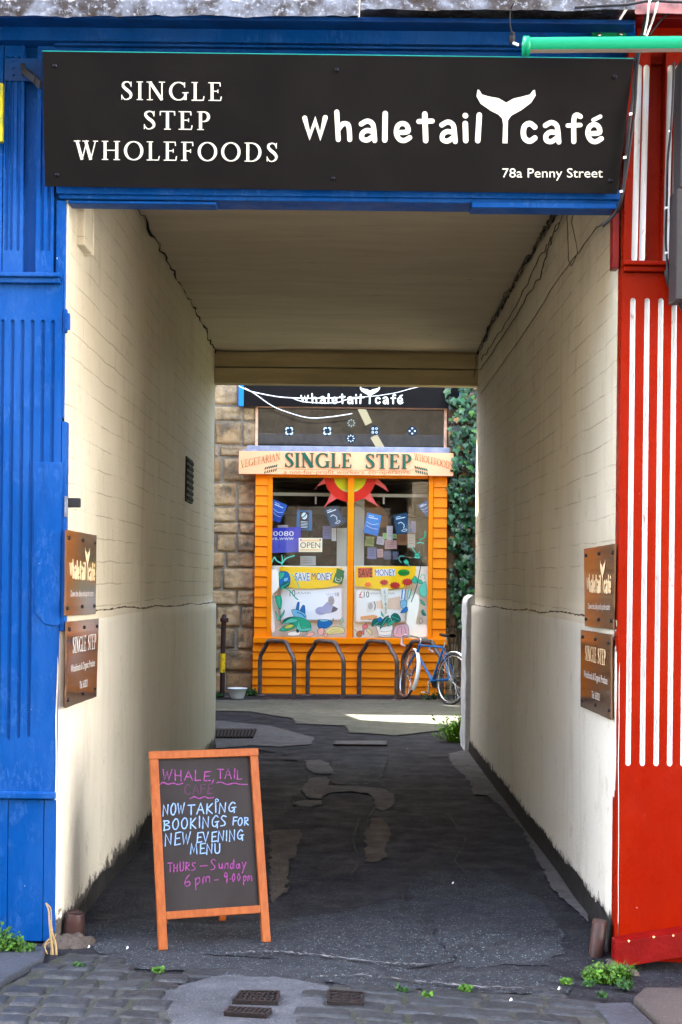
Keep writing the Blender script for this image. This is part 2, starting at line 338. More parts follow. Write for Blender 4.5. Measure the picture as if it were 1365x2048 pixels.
def catmull(pts, n=6):
    if len(pts) < 3: return list(pts)
    out = []; P = [pts[0]]+list(pts)+[pts[-1]]
    for i in range(1, len(P)-2):
        for k in range(n):
            t = k/n; out.append(tuple(.5*((2*P[i][d])+(-P[i-1][d]+P[i+1][d])*t+(2*P[i-1][d]-5*P[i][d]+4*P[i+1][d]-P[i+2][d])*t*t+(-P[i-1][d]+3*P[i][d]-3*P[i+1][d]+P[i+2][d])*t**3) for d in range(len(P[0]))))
    out.append(tuple(pts[-1])); return out
class Flat:                                     # flat painted / printed shapes on a surface, in any 2-D frame
    def __init__(s, dh=.0003, h0=.001): s.P = []; s.h = h0; s.dh = dh
    def raw(s, polys, mi): 
        for p in polys: s.P.append((p, mi, s.h))
    def up(s): s.h += s.dh
    def poly(s, pts, mi=0): s.raw([list(pts)], mi); s.up(); return s
    def rect(s, x0, y0, x1, y1, mi=0): return s.poly([(x0, y0), (x1, y0), (x1, y1), (x0, y1)], mi)
    def ell(s, cx, cy, rx, ry, mi=0, n=18, rot=0):
        c, q = math.cos(rot), math.sin(rot)
        return s.poly([(cx+rx*math.cos(a)*c-ry*math.sin(a)*q, cy+rx*math.cos(a)*q+ry*math.sin(a)*c) for a in [2*math.pi*i/n for i in range(n)]], mi)
    def stroke(s, pts, w=None, mi=0, cap=True, smooth=0):
        P = [tuple(p) if len(p) > 2 else (p[0], p[1], w) for p in pts]
        if smooth: P = catmull(P, smooth)
        L, Rr = [], []; n = len(P)
        for i in range(n):
            a, b = P[max(i-1, 0)], P[min(i+1, n-1)]; dx, dy = b[0]-a[0], b[1]-a[1]; l = math.hypot(dx, dy) or 1
            k = 1.0
            if 0 < i < n-1:
                e1 = (P[i][0]-a[0], P[i][1]-a[1]); e2 = (b[0]-P[i][0], b[1]-P[i][1]); l1 = math.hypot(*e1) or 1; l2 = math.hypot(*e2) or 1
                cs = (e1[0]*e2[0]+e1[1]*e2[1])/l1/l2; t = (e1[0]/l1+e2[0]/l2, e1[1]/l1+e2[1]/l2); tl = math.hypot(*t)
                if tl > .3: dx, dy = t; l = tl; k = min(1/math.sqrt(max((1+cs)/2, .12)), 1.8)
            ox, oy = -dy/l*P[i][2]/2*k, dx/l*P[i][2]/2*k
            L.append((P[i][0]+ox, P[i][1]+oy)); Rr.append((P[i][0]-ox, P[i][1]-oy))
        qs = [[L[i], L[i+1], Rr[i+1], Rr[i]] for i in range(n-1)]
        if cap:
            for j, s_ in ((0, 1), (n-1, -1)):
                x, y, ww = P[j]; a0 = math.atan2(L[j][1]-y, L[j][0]-x)
                qs.append([(x+ww/2*math.cos(a0+s_*math.pi*t/6), y+ww/2*math.sin(a0+s_*math.pi*t/6)) for t in range(7)])
        s.raw(qs, mi); s.up(); return s
    def build(s, name, mats, mp, parent=None, label=None):
        mb = MB()
        for p, mi, h in s.P: mb.add([mp(x, y, h) for x, y in p], [tuple(range(len(p)))], mi)
        return mb.build(name, mats, parent, label=label, fix=False)
def planemap(p0, n):
    p0, n = Vector(p0), Vector(n).normalized()
    return lambda x, y, h: onp(x, y, p0, n)+n*h
def framemap(o, ux, uy, n):
    o, ux, uy, n = Vector(o), Vector(ux), Vector(uy), Vector(n)
    return lambda x, y, h: o+ux*x+uy*y+n*h

# ------------------------------------------------------------------ lettering
T_, t_ = .135, .05
def sf(x, y, w=.15): return ('l', x-w, y, x+w, y, .045)
def _E(x1, mid=True, base=True):
    g = [('l', .15, 0, .15, 1, T_), sf(.13, .022), sf(.13, .978), ('l', .15, .975, x1, .975, t_), ('l', x1-.01, .99, x1+.01, .78, .05)]
    if mid: g += [('l', .15, .52, x1-.1, .52, t_), ('l', x1-.1, .42, x1-.1, .62, .045)]
    if base: g += [('l', .15, .025, x1+.02, .025, t_), ('l', x1+.02, .01, x1+.06, .24, .05)]
    return g
def _arc(cx, cy, rx, ry, a0, a1, n=22): 
    o = []
    for i in range(n+1):
        a = R(lerp(a0, a1, i/n)); o.append((cx+rx*math.cos(a), cy+ry*math.sin(a), t_+(T_+.01-t_)*abs(math.cos(a))**1.3))
    return ('p', o)
SERIF = {
 'S': (.56, [('s', [(.47, .78, .05), (.40, .93, .06), (.27, .975, .06), (.13, .90, .10), (.11, .76, .13), (.22, .6, .15), (.38, .45, .155), (.47, .29, .14), (.44, .13, .10), (.30, .03, .05), (.17, .04, .05), (.06, .19, .05)]), ('l', .475, .70, .475, .99, .04), ('l', .05, .01, .05, .28, .04)]),
 'I': (.32, [('l', .16, 0, .16, 1, T_), sf(.16, .022), sf(.16, .978)]),
 'N': (.86, [('l', .14, 0, .14, 1, .06), ('l', .14, .98, .70, .02, .15), ('l', .70, 0, .70, 1, .06), sf(.12, .978, .13), sf(.14, .022, .14), sf(.70, .978, .14)]),
 'G': (.90, [_arc(.45, .5, .375, .475, 48, 318), ('l', .76, .03, .76, .42, .125), sf(.76, .42, .15), ('l', .72, .70, .72, .97, .05)]),
 'L': (.62, _E(.5, False, True)[:3]+_E(.5, False, True)[-2:]),
 'E': (.64, _E(.52)), 'F': (.58, _E(.52, True, False)),
 'T': (.70, [('l', .35, 0, .35, 1, T_), sf(.35, .022), ('l', .03, .975, .67, .975, t_), ('l', .04, .99, .03, .76, .05), ('l', .66, .99, .67, .76, .05)]),
 'P': (.60, [('l', .15, 0, .15, 1, T_), sf(.15, .022), sf(.12, .978, .12), ('l', .15, .975, .28, .975, t_), ('l', .15, .46, .28, .46, t_), _arc(.28, .717, .225, .258, -90, 90)]),
 'R': (.72, [('l', .15, 0, .15, 1, T_), sf(.15, .022), sf(.12, .978, .12), ('l', .15, .975, .28, .975, t_), ('l', .15, .48, .28, .48, t_), _arc(.28, .727, .225, .248, -90, 90), ('l', .34, .48, .66, .0, .13)]),
 'W': (1.08, [('l', .10, 1, .34, 0, .145), ('l', .34, .0, .54, .9, .055), ('l', .50, 1, .74, 0, .145), ('l', .74, 0, .96, 1, .055), sf(.11, .978), sf(.50, .978), sf(.96, .978, .12)]),
 'H': (.86, [('l', .16, 0, .16, 1, T_), ('l', .70, 0, .70, 1, T_), ('l', .16, .51, .70, .51, t_), sf(.16, .022), sf(.16, .978), sf(.70, .022), sf(.70, .978)]),
 'O': (.92, [_arc(.46, .5, .38, .475, 0, 360, 36)]),
 'D': (.84, [('l', .16, 0, .16, 1, T_), sf(.14, .022, .13), sf(.14, .978, .13), ('l', .16, .975, .32, .975, t_), ('l', .16, .025, .32, .025, t_), _arc(.32, .5, .40, .475, -90, 90)]),
 'V': (.78, [('l', .10, 1, .38, 0, .145), ('l', .39, 0, .68, 1, .055), sf(.11, .978), sf(.68, .978, .12)]),
 'A': (.80, [('l', .09, 0, .37, .98, .055), ('l', .38, 1, .68, 0, .145), ('l', .18, .34, .58, .34, t_), sf(.09, .022, .12), sf(.68, .022)]),
 ' ': (.42, []),
}
def serif(F, text, x0, x1, yb, cap, mi=0, track=.08, up=-1, slant=0.0, bold=1.0):
    """caps between x0 and x1, baseline yb, cap height cap; up=-1 for pixel frames (y down)"""
    tot = sum(SERIF[c][0]+track for c in text)-track; sx = (x1-x0)/tot; x = x0
    for c in text:
        w, g = SERIF[c]
        f = lambda px, py: (x+px*sx, yb+up*py*cap+slant*(x+px*sx-x0))
        for e in g:
            ws = (sx*.55+cap*.45)*bold
            if e[0] == 'l':
                a, b = f(e[1], e[2]), f(e[3], e[4]); hor = abs(e[4]-e[2]) < .01
                F.stroke([a, b], e[5]*(cap if hor else (sx if abs(e[3]-e[1]) < .05 else ws))*bold, mi, cap=False)
            else:
                P = [(*f(p[0], p[1]), p[2]*ws) for p in e[1]]
                F.stroke(P, None, mi, cap=False, smooth=4 if e[0] == 's' else 0)
        x += (w+track)*sx
# the hand-cut café lettering: strokes (x, y, width) in pixels of the big sign
_a = [[(723, 248), (735, 242), (745, 247), (748, 258), (750, 281)], [(747, 263), (734, 261), (725, 267), (725, 277), (735, 280), (747, 272)]]
_e = [[(797, 265), (816, 263), (814, 251), (805, 247), (796, 252), (793, 266), (799, 278), (809, 281), (820, 275)]]
def _sh(st, dx, dy): return [[(x+dx, y+dy) for x, y in p] for p in st]
CAFE = [([(610, 236), (620, 272), (631, 241), (641, 273), (651, 235)], 10, 0), ([(674, 224), (677, 279)], 10, 0), ([(677, 259), (686, 248), (696, 249), (699, 260), (700, 279)], 10, 4)]
CAFE += [(p, 10, 4) for p in _a] + [([(771, 227), (770, 280)], 11, 0)] + [(p, 10, 5) for p in _e]
CAFE += [([(850, 228), (852, 281)], 11, 0), ([(838, 243), (865, 242)], 10, 0)] + [(p, 10, 4) for p in _sh(_a, 161, 2)]
CAFE += [([(931, 247), (932, 281)], 11, 0), ([(931, 231), (931.5, 231.5)], 11, 0), ([(959, 230), (956, 281)], 11, 0)]
CAFE += [([(1070, 254), (1060, 247), (1050, 252), (1047, 265), (1050, 277), (1060, 282), (1070, 276)], 11, 4)] + [(p, 10, 4) for p in _sh(_a, 368, 3)]
CAFE += [([(1161, 233), (1153, 230), (1148, 240), (1148, 283)], 10, 3), ([(1136, 251), (1161, 250)], 9, 0)] + [(p, 10, 5) for p in _sh(_e, 383, 2)] + [([(1187, 240), (1201, 233)], 8, 0)]
TAIL = [(683+x/2.0015, y/2.0015) for x, y in [(546, 358), (541, 385), (558, 415), (598, 443), (628, 458), (644, 475), (648, 500), (645, 573), (665, 573), (667, 482), (680, 463), (720, 441), (760, 411), (778, 382), (775, 360), (768, 361), (755, 378), (722, 387), (690, 394), (660, 411), (630, 393), (590, 386), (563, 378), (552, 360)]]
def cafe(F, box=None, mi=0):
    if box:
        X0, Y0, X1, Y1 = box; f = lambda x, y: (lerp(X0, X1, (x-605)/605), lerp(Y0, Y1, (y-179)/107)); k = abs((X1-X0)/605+(Y1-Y0)/107)/2 if (Y1-Y0)*(X1-X0) > 0 else (abs(X1-X0)/605+abs(Y1-Y0)/107)/2
    else: f = lambda x, y: (x, y); k = 1
    for p, w, smn in CAFE: F.stroke([f(*q) for q in p], w*k, mi, True, smn)
    F.poly([f(*q) for q in TAIL], mi)
def bfont(F, text, box, mi=0, flip=-1):
    """sans lettering: ink fitted to box (x0, top, x1, bottom)"""
    cu = bpy.data.curves.new("lettering", 'FONT'); cu.body = text; cu.resolution_u = 3
    o = bpy.data.objects.new("lettering", cu); col.objects.link(o); bpy.context.view_layer.update()
    me = bpy.data.meshes.new_from_object(o.evaluated_get(bpy.context.evaluated_depsgraph_get()))
    xs = [v.co.x for v in me.vertices]; ys = [v.co.y for v in me.vertices]; x0, x1, y0, y1 = min(xs), max(xs), min(ys), max(ys)
    g = lambda v: (lerp(box[0], box[2], (v.x-x0)/(x1-x0)), lerp(box[3], box[1], (v.y-y0)/(y1-y0)))
    F.raw([[g(me.vertices[i].co) for i in p.vertices] for p in me.polygons], mi); F.up()
    bpy.data.objects.remove(o); bpy.data.curves.remove(cu); bpy.data.meshes.remove(me)
HAND = {  # one-line capitals and a few small letters, unit box
 'A': [[(0, 0), (.45, 1), (.9, 0)], [(.15, .38), (.75, .36)]], 'B': [[(.1, -.05), (.12, 1)], [(0, .95), (.6, .95), (.7, .75), (.2, .55), (.75, .4), (.7, .08), (0, 0)]],
 'C': [[(.8, .85), (.5, 1), (.1, .6), (.2, .1), (.6, 0), (.85, .12)]], 'E': [[(.75, 1), (.1, .95), (.05, 0), (.75, .05)], [(.08, .5), (.6, .52)]],
 'F': [[(.05, 0), (.08, 1), (.75, 1)], [(.08, .52), (.6, .54)]], 'G': [[(.8, .85), (.5, 1), (.1, .6), (.15, .15), (.5, .02), (.75, .3)], [(.45, .42), (.95, .46)], [(.75, .42), (.78, -.1)]],
 'H': [[(.05, 0), (.05, 1)], [(.7, 0), (.7, 1)], [(.05, .5), (.7, .5)]], 'I': [[(.2, 0), (.2, 1)]], 'K': [[(.05, 0), (.05, 1)], [(.7, 1), (.08, .48), (.75, 0)]],
 'L': [[(.05, 1), (.05, .02), (.65, .05)]], 'M': [[(0, 0), (.12, 1), (.45, .2), (.8, 1), (.92, 0)]], 'N': [[(0, -.08), (.05, 1), (.7, .03), (.75, 1)]],
 'O': [[(.4, 1), (.05, .6), (.15, .1), (.5, 0), (.8, .4), (.7, .9), (.4, 1)]], 'R': [[(.05, 0), (.05, 1), (.6, .95), (.65, .65), (.1, .45), (.75, 0)]],
 'S': [[(.7, .9), (.35, 1), (.1, .75), (.6, .35), (.55, .08), (.05, .02)]], 'T': [[(0, 1), (.85, 1)], [(.4, 1), (.42, 0)]], 'U': [[(.05, 1), (.08, .15), (.4, 0), (.7, .2), (.72, 1)]],
 'V': [[(0, 1), (.35, 0), (.75, 1)]], 'W': [[(0, 1), (.2, 0), (.48, .8), (.7, 0), (1, 1)]], 'Y': [[(0, 1), (.35, .5)], [(.7, 1), (.2, -.1)]],
 ',': [[(.2, .1), (.05, -.2)]], '6': [[(.6, 1), (.2, .6), (.1, .15), (.45, 0), (.7, .2), (.5, .42), (.15, .3)]], '9': [[(.7, .9), (.3, 1), (.15, .7), (.45, .55), (.7, .8), (.6, 0)]],
 '0': [[(.35, .8), (.08, .45), (.3, .05), (.6, .4), (.35, .8)]], '.': [[(.15, .3), (.18, .34)]], 'p': [[(.1, .5), (.12, -.4)], [(.1, .4), (.45, .55), (.6, .25), (.3, .02), (.1, .12)]],
 'm': [[(.05, 0), (.1, .5), (.35, .45), (.4, .05), (.45, .45), (.75, .5), (.85, 0)]], 'u': [[(.05, .5), (.1, .1), (.4, .05), (.55, .5), (.6, 0)]], 'n': [[(.05, 0), (.1, .5), (.1, .35), (.45, .5), (.55, 0)]],
 'd': [[(.55, .4), (.2, .45), (.1, .1), (.4, .05), (.6, .9), (.62, 0)]], 'a': [[(.55, .45), (.2, .4), (.1, .1), (.4, .05), (.55, .45), (.62, 0)]], 'y': [[(.05, .5), (.3, .05)], [(.6, .5), (.1, -.5)]], ' ': [],
}
def hand(F, text, a, b, h, w, mi=0):
    AD = {'I': .42, 'M': 1.12, 'W': 1.15, ' ': .6, ',': .4, '.': .35, 'E': .85, 'F': .8, 'L': .8, 'm': 1.05, 'p': .75, 'u': .75, 'n': .75, 'd': .75, 'a': .75, 'y': .7}
    tot = sum(AD.get(c, 1) for c in text)-.14; dx, dy = (b[0]-a[0])/tot, (b[1]-a[1])/tot; rnd = random.Random(text); t = 0
    for c in text:
        jx, jy, jh, sl = rnd.uniform(-.04, .04), rnd.uniform(-.06, .06)*h, rnd.uniform(.9, 1.1), rnd.uniform(-.06, .12)
        for st in HAND[c]:
            F.stroke([(a[0]+dx*(t+jx+.86*p[0]*(1 if c != 'I' else .5)+sl*p[1]*.6), a[1]+dy*(t+.84*p[0])-p[1]*h*jh+jy) for p in st], w, mi, True, 3 if len(st) > 3 and c in 'BCGOSU609pmunday' else 0)
        t += AD.get(c, 1)

# ================================================================== SETTING: ground
def ground_fn():
    xs = [-60, -20, -8, -4]+[-2.6+.1*i for i in range(53)]+[4, 8, 20, 60]
    ys = [-60, -20, -6, 0, 3]+[4.2+.1*i for i in range(30)]+[7.3+.3*i for i in range(46)]+[22, 26, 40, 90]
    mb = MB(); nx = len(xs)
    for y in ys:
        for x in xs:
            fine = abs(x) < 3 and 4 < y < 21
            mb.v.append(Vector((x, y, gz(x, y)+(nz(x, y, 0, 1.7)*.006-.004 if fine else -.01))))
    for j in range(len(ys)-1):
        for i in range(nx-1): mb.f.append([j*nx+i, j*nx+i+1, (j+1)*nx+i+1, (j+1)*nx+i]); mb.m.append(0); mb.sm.append(True)
    return mb.build("ground", m_asph, fix=False)
props(ground_fn(), kind='structure')
def patch(name, px, mat, z=.006, jit=1.5, kind='structure', world=None):
    P = [ong(x, y) for x, y in px] if world is None else [Vector((*w, 0)) for w in world]
    out = []; rnd = random.Random(len(px)*7+int(px[0][0] if px else 3))
    for i, p in enumerate(P):
        q = P[(i+1) % len(P)]; n = max(1, int((q-p).length/.025))
        for k in range(n):
            r = p.lerp(q, k/n); a = jit*.006
            out.append(Vector((r.x+nz(r.x, r.y, 3, 9)*a*2.6+nz(r.x, r.y, 5, 31)*a*1.6, r.y+nz(r.x, r.y, 9, 9)*a*3.2+nz(r.x, r.y, 7, 31)*a*2, 0)))
    bm = bmesh.new(); vs = [bm.verts.new(p) for p in out]; f = bm.faces.new(vs)
    bmesh.ops.triangulate(bm, faces=[f]); bmesh.ops.subdivide_edges(bm, edges=[e for e in bm.edges if e.calc_length() > .25], cuts=2); bmesh.ops.triangulate(bm, faces=bm.faces)
    for v in bm.verts: v.co.z = gz(v.co.x, v.co.y)+nz(v.co.x, v.co.y, 0, 1.7)*.006-.004+z
    me = bpy.data.meshes.new(name); bm.to_mesh(me); bm.free(); me.materials.append(mat)
    for p in me.polygons: p.use_smooth = True
    o = bpy.data.objects.new(name, me); col.objects.link(o); 
    if me.polygons and me.polygons[0].normal.z < 0: me.flip_normals()
    return props(o, kind=kind)
Z8 = lambda L: [(500+x/2.73, 1450+y/2.73) for x, y in L]
# courtyard
Z8C = [Z8(L) for L in ([(300, 195), (310, 235), (350, 262), (430, 272), (462, 262)], [(330, 290), (275, 350), (300, 375), (320, 402), (390, 407), (405, 385), (450, 367), (560, 364), (650, 376), (682, 420), (690, 456), (650, 510), (640, 560)], [(440, 283), (445, 320), (520, 332), (640, 330), (690, 318), (740, 270), (800, 262)], [(235, 428), (260, 452), (330, 460), (395, 436)], [(45, 135), (120, 148), (235, 158), (160, 170)], [(820, 900), (850, 1000), (900, 1050), (960, 1110), (1000, 1180)], [(180, 850), (215, 905), (160, 960), (130, 1000)], [(980, 178), (1082, 176), (1082, 160)], [(40, 190), (160, 188), (300, 192)], [(600, 520), (560, 640), (600, 760), (540, 860)], [(1080, 500), (1180, 640), (1120, 760), (1240, 900)])]  # cracks, plus patch outlines where edge shade is drawn dark
patch("courtyard_paving", None or [(400, 1401), (980, 1399), (990, 1446), (905, 1446), (880, 1462), (790, 1472), (700, 1466), (690, 1452), (590, 1448), (588, 1438), (500, 1424), (400, 1421)], m_conc, .012)
patch("courtyard_patch", [(380, 1440), (450, 1443), (540, 1452), (592, 1466), (630, 1476), (620, 1490), (560, 1494), (500, 1491), (380, 1503)], m_patch, .009)
patch("path_patch", Z8([(300, 195), (385, 188), (430, 212), (460, 262), (430, 270), (350, 262), (310, 235)]), m_patch, .007)
patch("path_patch", Z8([(330, 290), (430, 283), (440, 310), (420, 330), (600, 335), (720, 345), (775, 370), (795, 410), (770, 450), (730, 470), (690, 455), (680, 420), (650, 378), (560, 366), (450, 369), (400, 386), (390, 405), (320, 400), (300, 375), (275, 350), (310, 312)]), m_patch, .007)
patch("path_patch", Z8([(450, 180), (760, 175), (740, 240), (700, 300), (680, 318), (450, 322), (440, 262)]), m_speck, .006)
patch("path_patch", Z8([(235, 426), (300, 413), (390, 416), (392, 434), (330, 447), (242, 440)]), m_patch, .008)
patch("path_patch", Z8([(670, 510), (720, 515), (755, 545), (770, 600), (745, 660), (740, 720), (700, 750), (640, 745), (625, 650), (630, 575), (660, 540)]), m_patchbr, .007)
patch("path_patch", Z8([(90, 592), (150, 571), (270, 575), (290, 610), (260, 650), (250, 720), (215, 740), (210, 850), (200, 910), (130, 970), (105, 900), (110, 720), (120, 650)]), m_patchbr, .007)
patch("path_edge", Z8([(1085, 160), (1210, 130), (1250, 190), (1290, 250), (1440, 450), (1720, 830), (1860, 1010), (1840, 1080), (1640, 880), (1480, 560), (1300, 386), (1220, 380), (1205, 320), (1170, 280), (1120, 240), (1100, 200)]), m_patch, .010)
patch("path_patch", [(150, 1850), (260, 1838), (420, 1850), (560, 1840), (700, 1822), (790, 1800), (830, 1790), (855, 1830), (868, 1870), (905, 1905), (800, 1928), (600, 1920), (420, 1908), (200, 1905)], m_speck, .005)
patch("path_patch", [(812, 1770), (860, 1745), (980, 1740), (1080, 1800), (1120, 1850), (1130, 1890), (1080, 1905), (910, 1912), (870, 1870), (850, 1825)], m_speck, .004, 2.5)
patch("street_concrete", [(315, 1990), (370, 1970), (450, 1950), (560, 1956), (660, 1972), (652, 2000), (640, 2048), (640, 2200), (330, 2200), (345, 2048)], m_conc2, .008)
patch("street_concrete", [(190, 1912), (330, 1898), (450, 1915), (620, 1920), (860, 1930), (1080, 1915), (1150, 1930), (1140, 1955), (1000, 1964), (700, 1966), (450, 1952), (330, 1940), (210, 1935)], m_speck, .007)
fl = Flat()
for L in ([(452, 1911), (500, 1909), (548, 1908), (590, 1912), (640, 1915), (700, 1918), (760, 1922), (800, 1922), (862, 1918)], [(640, 1957), (720, 1950), (830, 1955), (930, 1960), (1080, 1955)]):
    rnd = random.Random(5); P = []
    for a, b in zip(L, L[1:]):
        for k in range(9):
            P.append((lerp(a[0], b[0], k/9)+rnd.uniform(-1, 1), lerp(a[1], b[1], k/9)+rnd.uniform(-1.6, 1.6), rnd.choice([.2, .6, 1.2, 2.0, 3.4])))
            if rnd.random() < .16 and len(P) > 2: fl.stroke(P, None, 0, False); P = []
    if len(P) > 2: fl.stroke(P, None, 0, False)
props(fl.build("pavement_crack", m_crack, lambda x, y, h: (lambda p: Vector((p.x, p.y, gz(p.x, p.y)+.012+h)))(ong(x, y))), kind='structure')

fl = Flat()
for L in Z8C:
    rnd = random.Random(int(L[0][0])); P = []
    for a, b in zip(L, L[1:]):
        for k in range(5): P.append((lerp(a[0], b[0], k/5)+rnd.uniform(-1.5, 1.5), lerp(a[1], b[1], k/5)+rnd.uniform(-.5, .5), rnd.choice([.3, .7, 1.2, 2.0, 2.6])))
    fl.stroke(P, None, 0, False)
props(fl.build("crack_and_edge_shade", m_tar_shade, lambda x, y, h: (lambda p: Vector((p.x, p.y, .0155+h)))(ong(x, y))), kind='structure')  # dark strokes: shade painted along patch edges, and some real cracks

def inpoly(x, y, P):
    c = False
    for i in range(len(P)):
        (x0, y0), (x1, y1) = P[i], P[i-1]
        if (y0 > y) != (y1 > y) and x < (x1-x0)*(y-y0)/(y1-y0)+x0: c = not c
    return c
def setts(name, polyw, y0, y1, x0, x1, pitch, lx, seed, tilt=0.0, sink=0.0):
    rnd = random.Random(seed); mb = MB(); y = y0
    while y < y1:
        ph = pitch*rnd.uniform(.9, 1.1); x = x0-rnd.uniform(0, lx)
        while x < x1:
            w = lx*rnd.uniform(.72, 1.3); cx, cy = x+w/2, y+ph/2+tilt*(x+w/2)
            if inpoly(cx, cy, polyw):
                hw, hh = w/2-.005, ph/2-.004; top = rnd.uniform(.008, .015)-sink; tx, ty = rnd.uniform(-.04, .04), rnd.uniform(-.05, .05); rz = rnd.uniform(-.05, .05)+math.atan(tilt)
                sd = rnd.uniform(0, 90)
                def fn(u, v, cx=cx, cy=cy, hw=hw, hh=hh, top=top, tx=tx, ty=ty, rz=rz, sd=sd):
                    a, b = 2*u-1, 2*v-1; e = max(abs(a)**14, abs(b)**14)
                    px, py = hw*a*(1-.05*abs(b)**4)+nz(a, b, sd, 1.2)*.010, hh*b*(1-.05*abs(a)**4)+nz(a, b, sd+7, 1.2)*.008
                    zz = top-.0006*(a*a+b*b)-.012*e+tx*a*hw*.8+ty*b*hh*.8+nz(a*hw*14, b*hh*14, sd, 2)*.0032
                    X, Y = cx+px*math.cos(rz)-py*math.sin(rz), cy+px*math.sin(rz)+py*math.cos(rz)
                    return Vector((X, Y, gz(X, Y)+zz))
                mb.grid(fn, 14, 10)
            x += w
        y += ph
    return props(mb.build(name, m_sett, fix=False), kind='structure')
W = lambda L: [tuple(ong(x, y).xy) for x, y in L]
m_grit = M("grit in the joints", (.034, .034, .034, 1), .9, (.018, .024, .014, 1), 9, bump=.8, bscale=60, fine=(90, .6, .7, (.10, .10, .10, 1)))
patch("joint_grit", [(-260, 1985), (30, 1968), (85, 1930), (135, 1908), (195, 1910), (275, 1945), (356, 1952), (350, 1975), (318, 1990), (350, 2048), (350, 2200), (-260, 2200)], m_grit, .0075)
patch("joint_grit", [(640, 1996), (652, 1972), (960, 1966), (1130, 1963), (1185, 1972), (1262, 2048), (1350, 2200), (640, 2200)], m_grit, .0075)
setts("cobbled_street", W([(-260, 1985), (30, 1968), (85, 1930), (135, 1908), (195, 1910), (275, 1945), (356, 1952), (350, 1975), (318, 1990), (350, 2048), (350, 2200), (-260, 2200)]), 4.7, 6.3, -2.4, -.6, .118, .150, 3, -.06)
setts("cobbled_street", W([(640, 1996), (652, 1972), (960, 1966), (1130, 1963), (1185, 1972), (1262, 2048), (1350, 2200), (640, 2200)]), 4.7, 5.9, -.3, 1.6, .112, .235, 8)
setts("cobbled_street", W([(335, 1956), (360, 1932), (520, 1938), (640, 1942), (1120, 1944), (1140, 1966), (640, 1968), (540, 1962)]), 5.66, 5.98, -.8, 1.2, .125, .27, 12, 0, .008)
def slab(name, px, mat, h, drop=.0):
    mb = MB(); P = [ong(x, y) for x, y in px]
    P = [Vector((p.x, p.y, gz(p.x, p.y)+h)) for p in P]; mb.prism(P, (0, 0, -h-.03))
    return props(mb.build(name, mat, bevel=.008), kind='structure')
slab("kerb_slab", [(-300, 1905), (92, 1903), (86, 1927), (30, 1958), (-8, 1986), (-300, 2040)], m_slab, .025)
slab("pavement_slab", [(1268, 1968), (1290, 1946), (1560, 1930), (1560, 2180), (1400, 2100), (1350, 2040)], m_slabbr, .03)
slab("kerb_slab", [(1185, 1978), (1262, 1970), (1345, 2042), (1400, 2110), (1300, 2110), (1250, 2040)], m_slab, .015)

# ================================================================== SETTING: the building with the passage
FY = 6.30
bld = thing("passage_building", "shop building with a covered passage between blue and red painted pilasters", "building", (0, FY, 0))
PL = lambda t: lerp(-1.214, -1.168, t)
PR = lambda t: lerp(1.251, 1.297, t)
proud = lambda t, s: lerp(.003, .030, t)
Y0, Y1 = 6.33, 13.4
def side_wall(name, sgn, mat, label):
    mb = MB(); rows = []
    nv1, nv2 = 22, 34
    def X(t, z, Y):
        b = PL(t) if sgn < 0 else PR(t); led = lerp(1.455, 1.372, t)
        b += -sgn*(proud(t, sgn) if z < led else 0)
        return b+(nz(Y, z, sgn*9, .9)*.012+nz(Y, z, sgn*3, 4)*.004)
    def fn(u, v):
        t = u; Y = lerp(Y0, Y1, t); led = lerp(1.455, 1.372, t)+nz(Y, 2, 5, 1.5)*.012+nz(Y, 2, 5, 9)*.004
        k = v*(nv1+1+nv2)
        if k <= nv1: z = lerp(-.1, led, k/nv1); zz = led-.2
        else: z = lerp(led+.012, 3.84, (k-nv1-1)/nv2); zz = led+.2
        return Vector((X(t, zz, Y) if abs(z-led) < .03 else X(t, z if (z-led)*(zz-led) > 0 else zz, Y), Y, z))
    mb.grid(fn, 90, nv1+1+nv2)
    # the return at the street end, turning round the corner with a soft uneven edge
    def fr(u, v):
        z = lerp(-.1, 3.84, v); k = clamp((1.5-z)/.25); wv = (.006+.012*k+nz(z, 1, sgn, 3)*.008) if sgn < 0 else .006
        x0 = X(0, z-.02, Y0); return Vector((x0+sgn*wv*u*1.6, Y0-.03*math.sin(u*math.pi/2)*k-.003*u, z))
    mb.grid(fr, 5, 60)
    if sgn < 0: mb.grid(lambda u, v: Vector((lerp(PL(1), PL(1)-.3, u), Y1, lerp(-.1, 3.84, v))), 1, 1, 0, False)
    else: mb.grid(lambda u, v: Vector((lerp(PR(1), PR(1)+.3, u), Y1, lerp(-.1, 3.84, v))), 1, 1, 0, False)
    return mb.build(name, mat, bld, label=label, fix=False)
side_wall("wall", -1, m_wall, "left passage wall, cream painted")
side_wall("wall", 1, m_wallr, "right passage wall, whiter towards the street")
def skirting(sgn, hmin, hvar):
    mb = MB()
    def fn(u, v):
        Y = lerp(Y0+.02, Y1, u); b = (PL(u) if sgn < 0 else PR(u))-sgn*(.007+proud(u, sgn))+nz(Y, .1, sgn*9, .9)*.012
        h = hmin+abs(nz(Y, 4, sgn, 2.5))*hvar+max(0, nz(Y, 4, sgn, 22))*hvar*.6
        return Vector((b-sgn*.012*(1-v), Y, lerp(-.04, h, v)))
    mb.grid(fn, 240, 2); return mb.build("skirting", m_tar_shade, bld, fix=False)
skirting(-1, .035, .10); skirting(1, .095, .05)
mb = MB()
mb.grid(lambda u, v: Vector((lerp(-1.25, 1.4, u), lerp(6.40, 13.40, v), 3.80+nz(u*3, v*7, 1, 1.3)*.014-.05*clamp((v-.86)/.02)*1-.012*math.sin(v*55)*.15)), 24, 70)
mb.build("ceiling", m_ceil, bld, fix=False)
mb = MB()
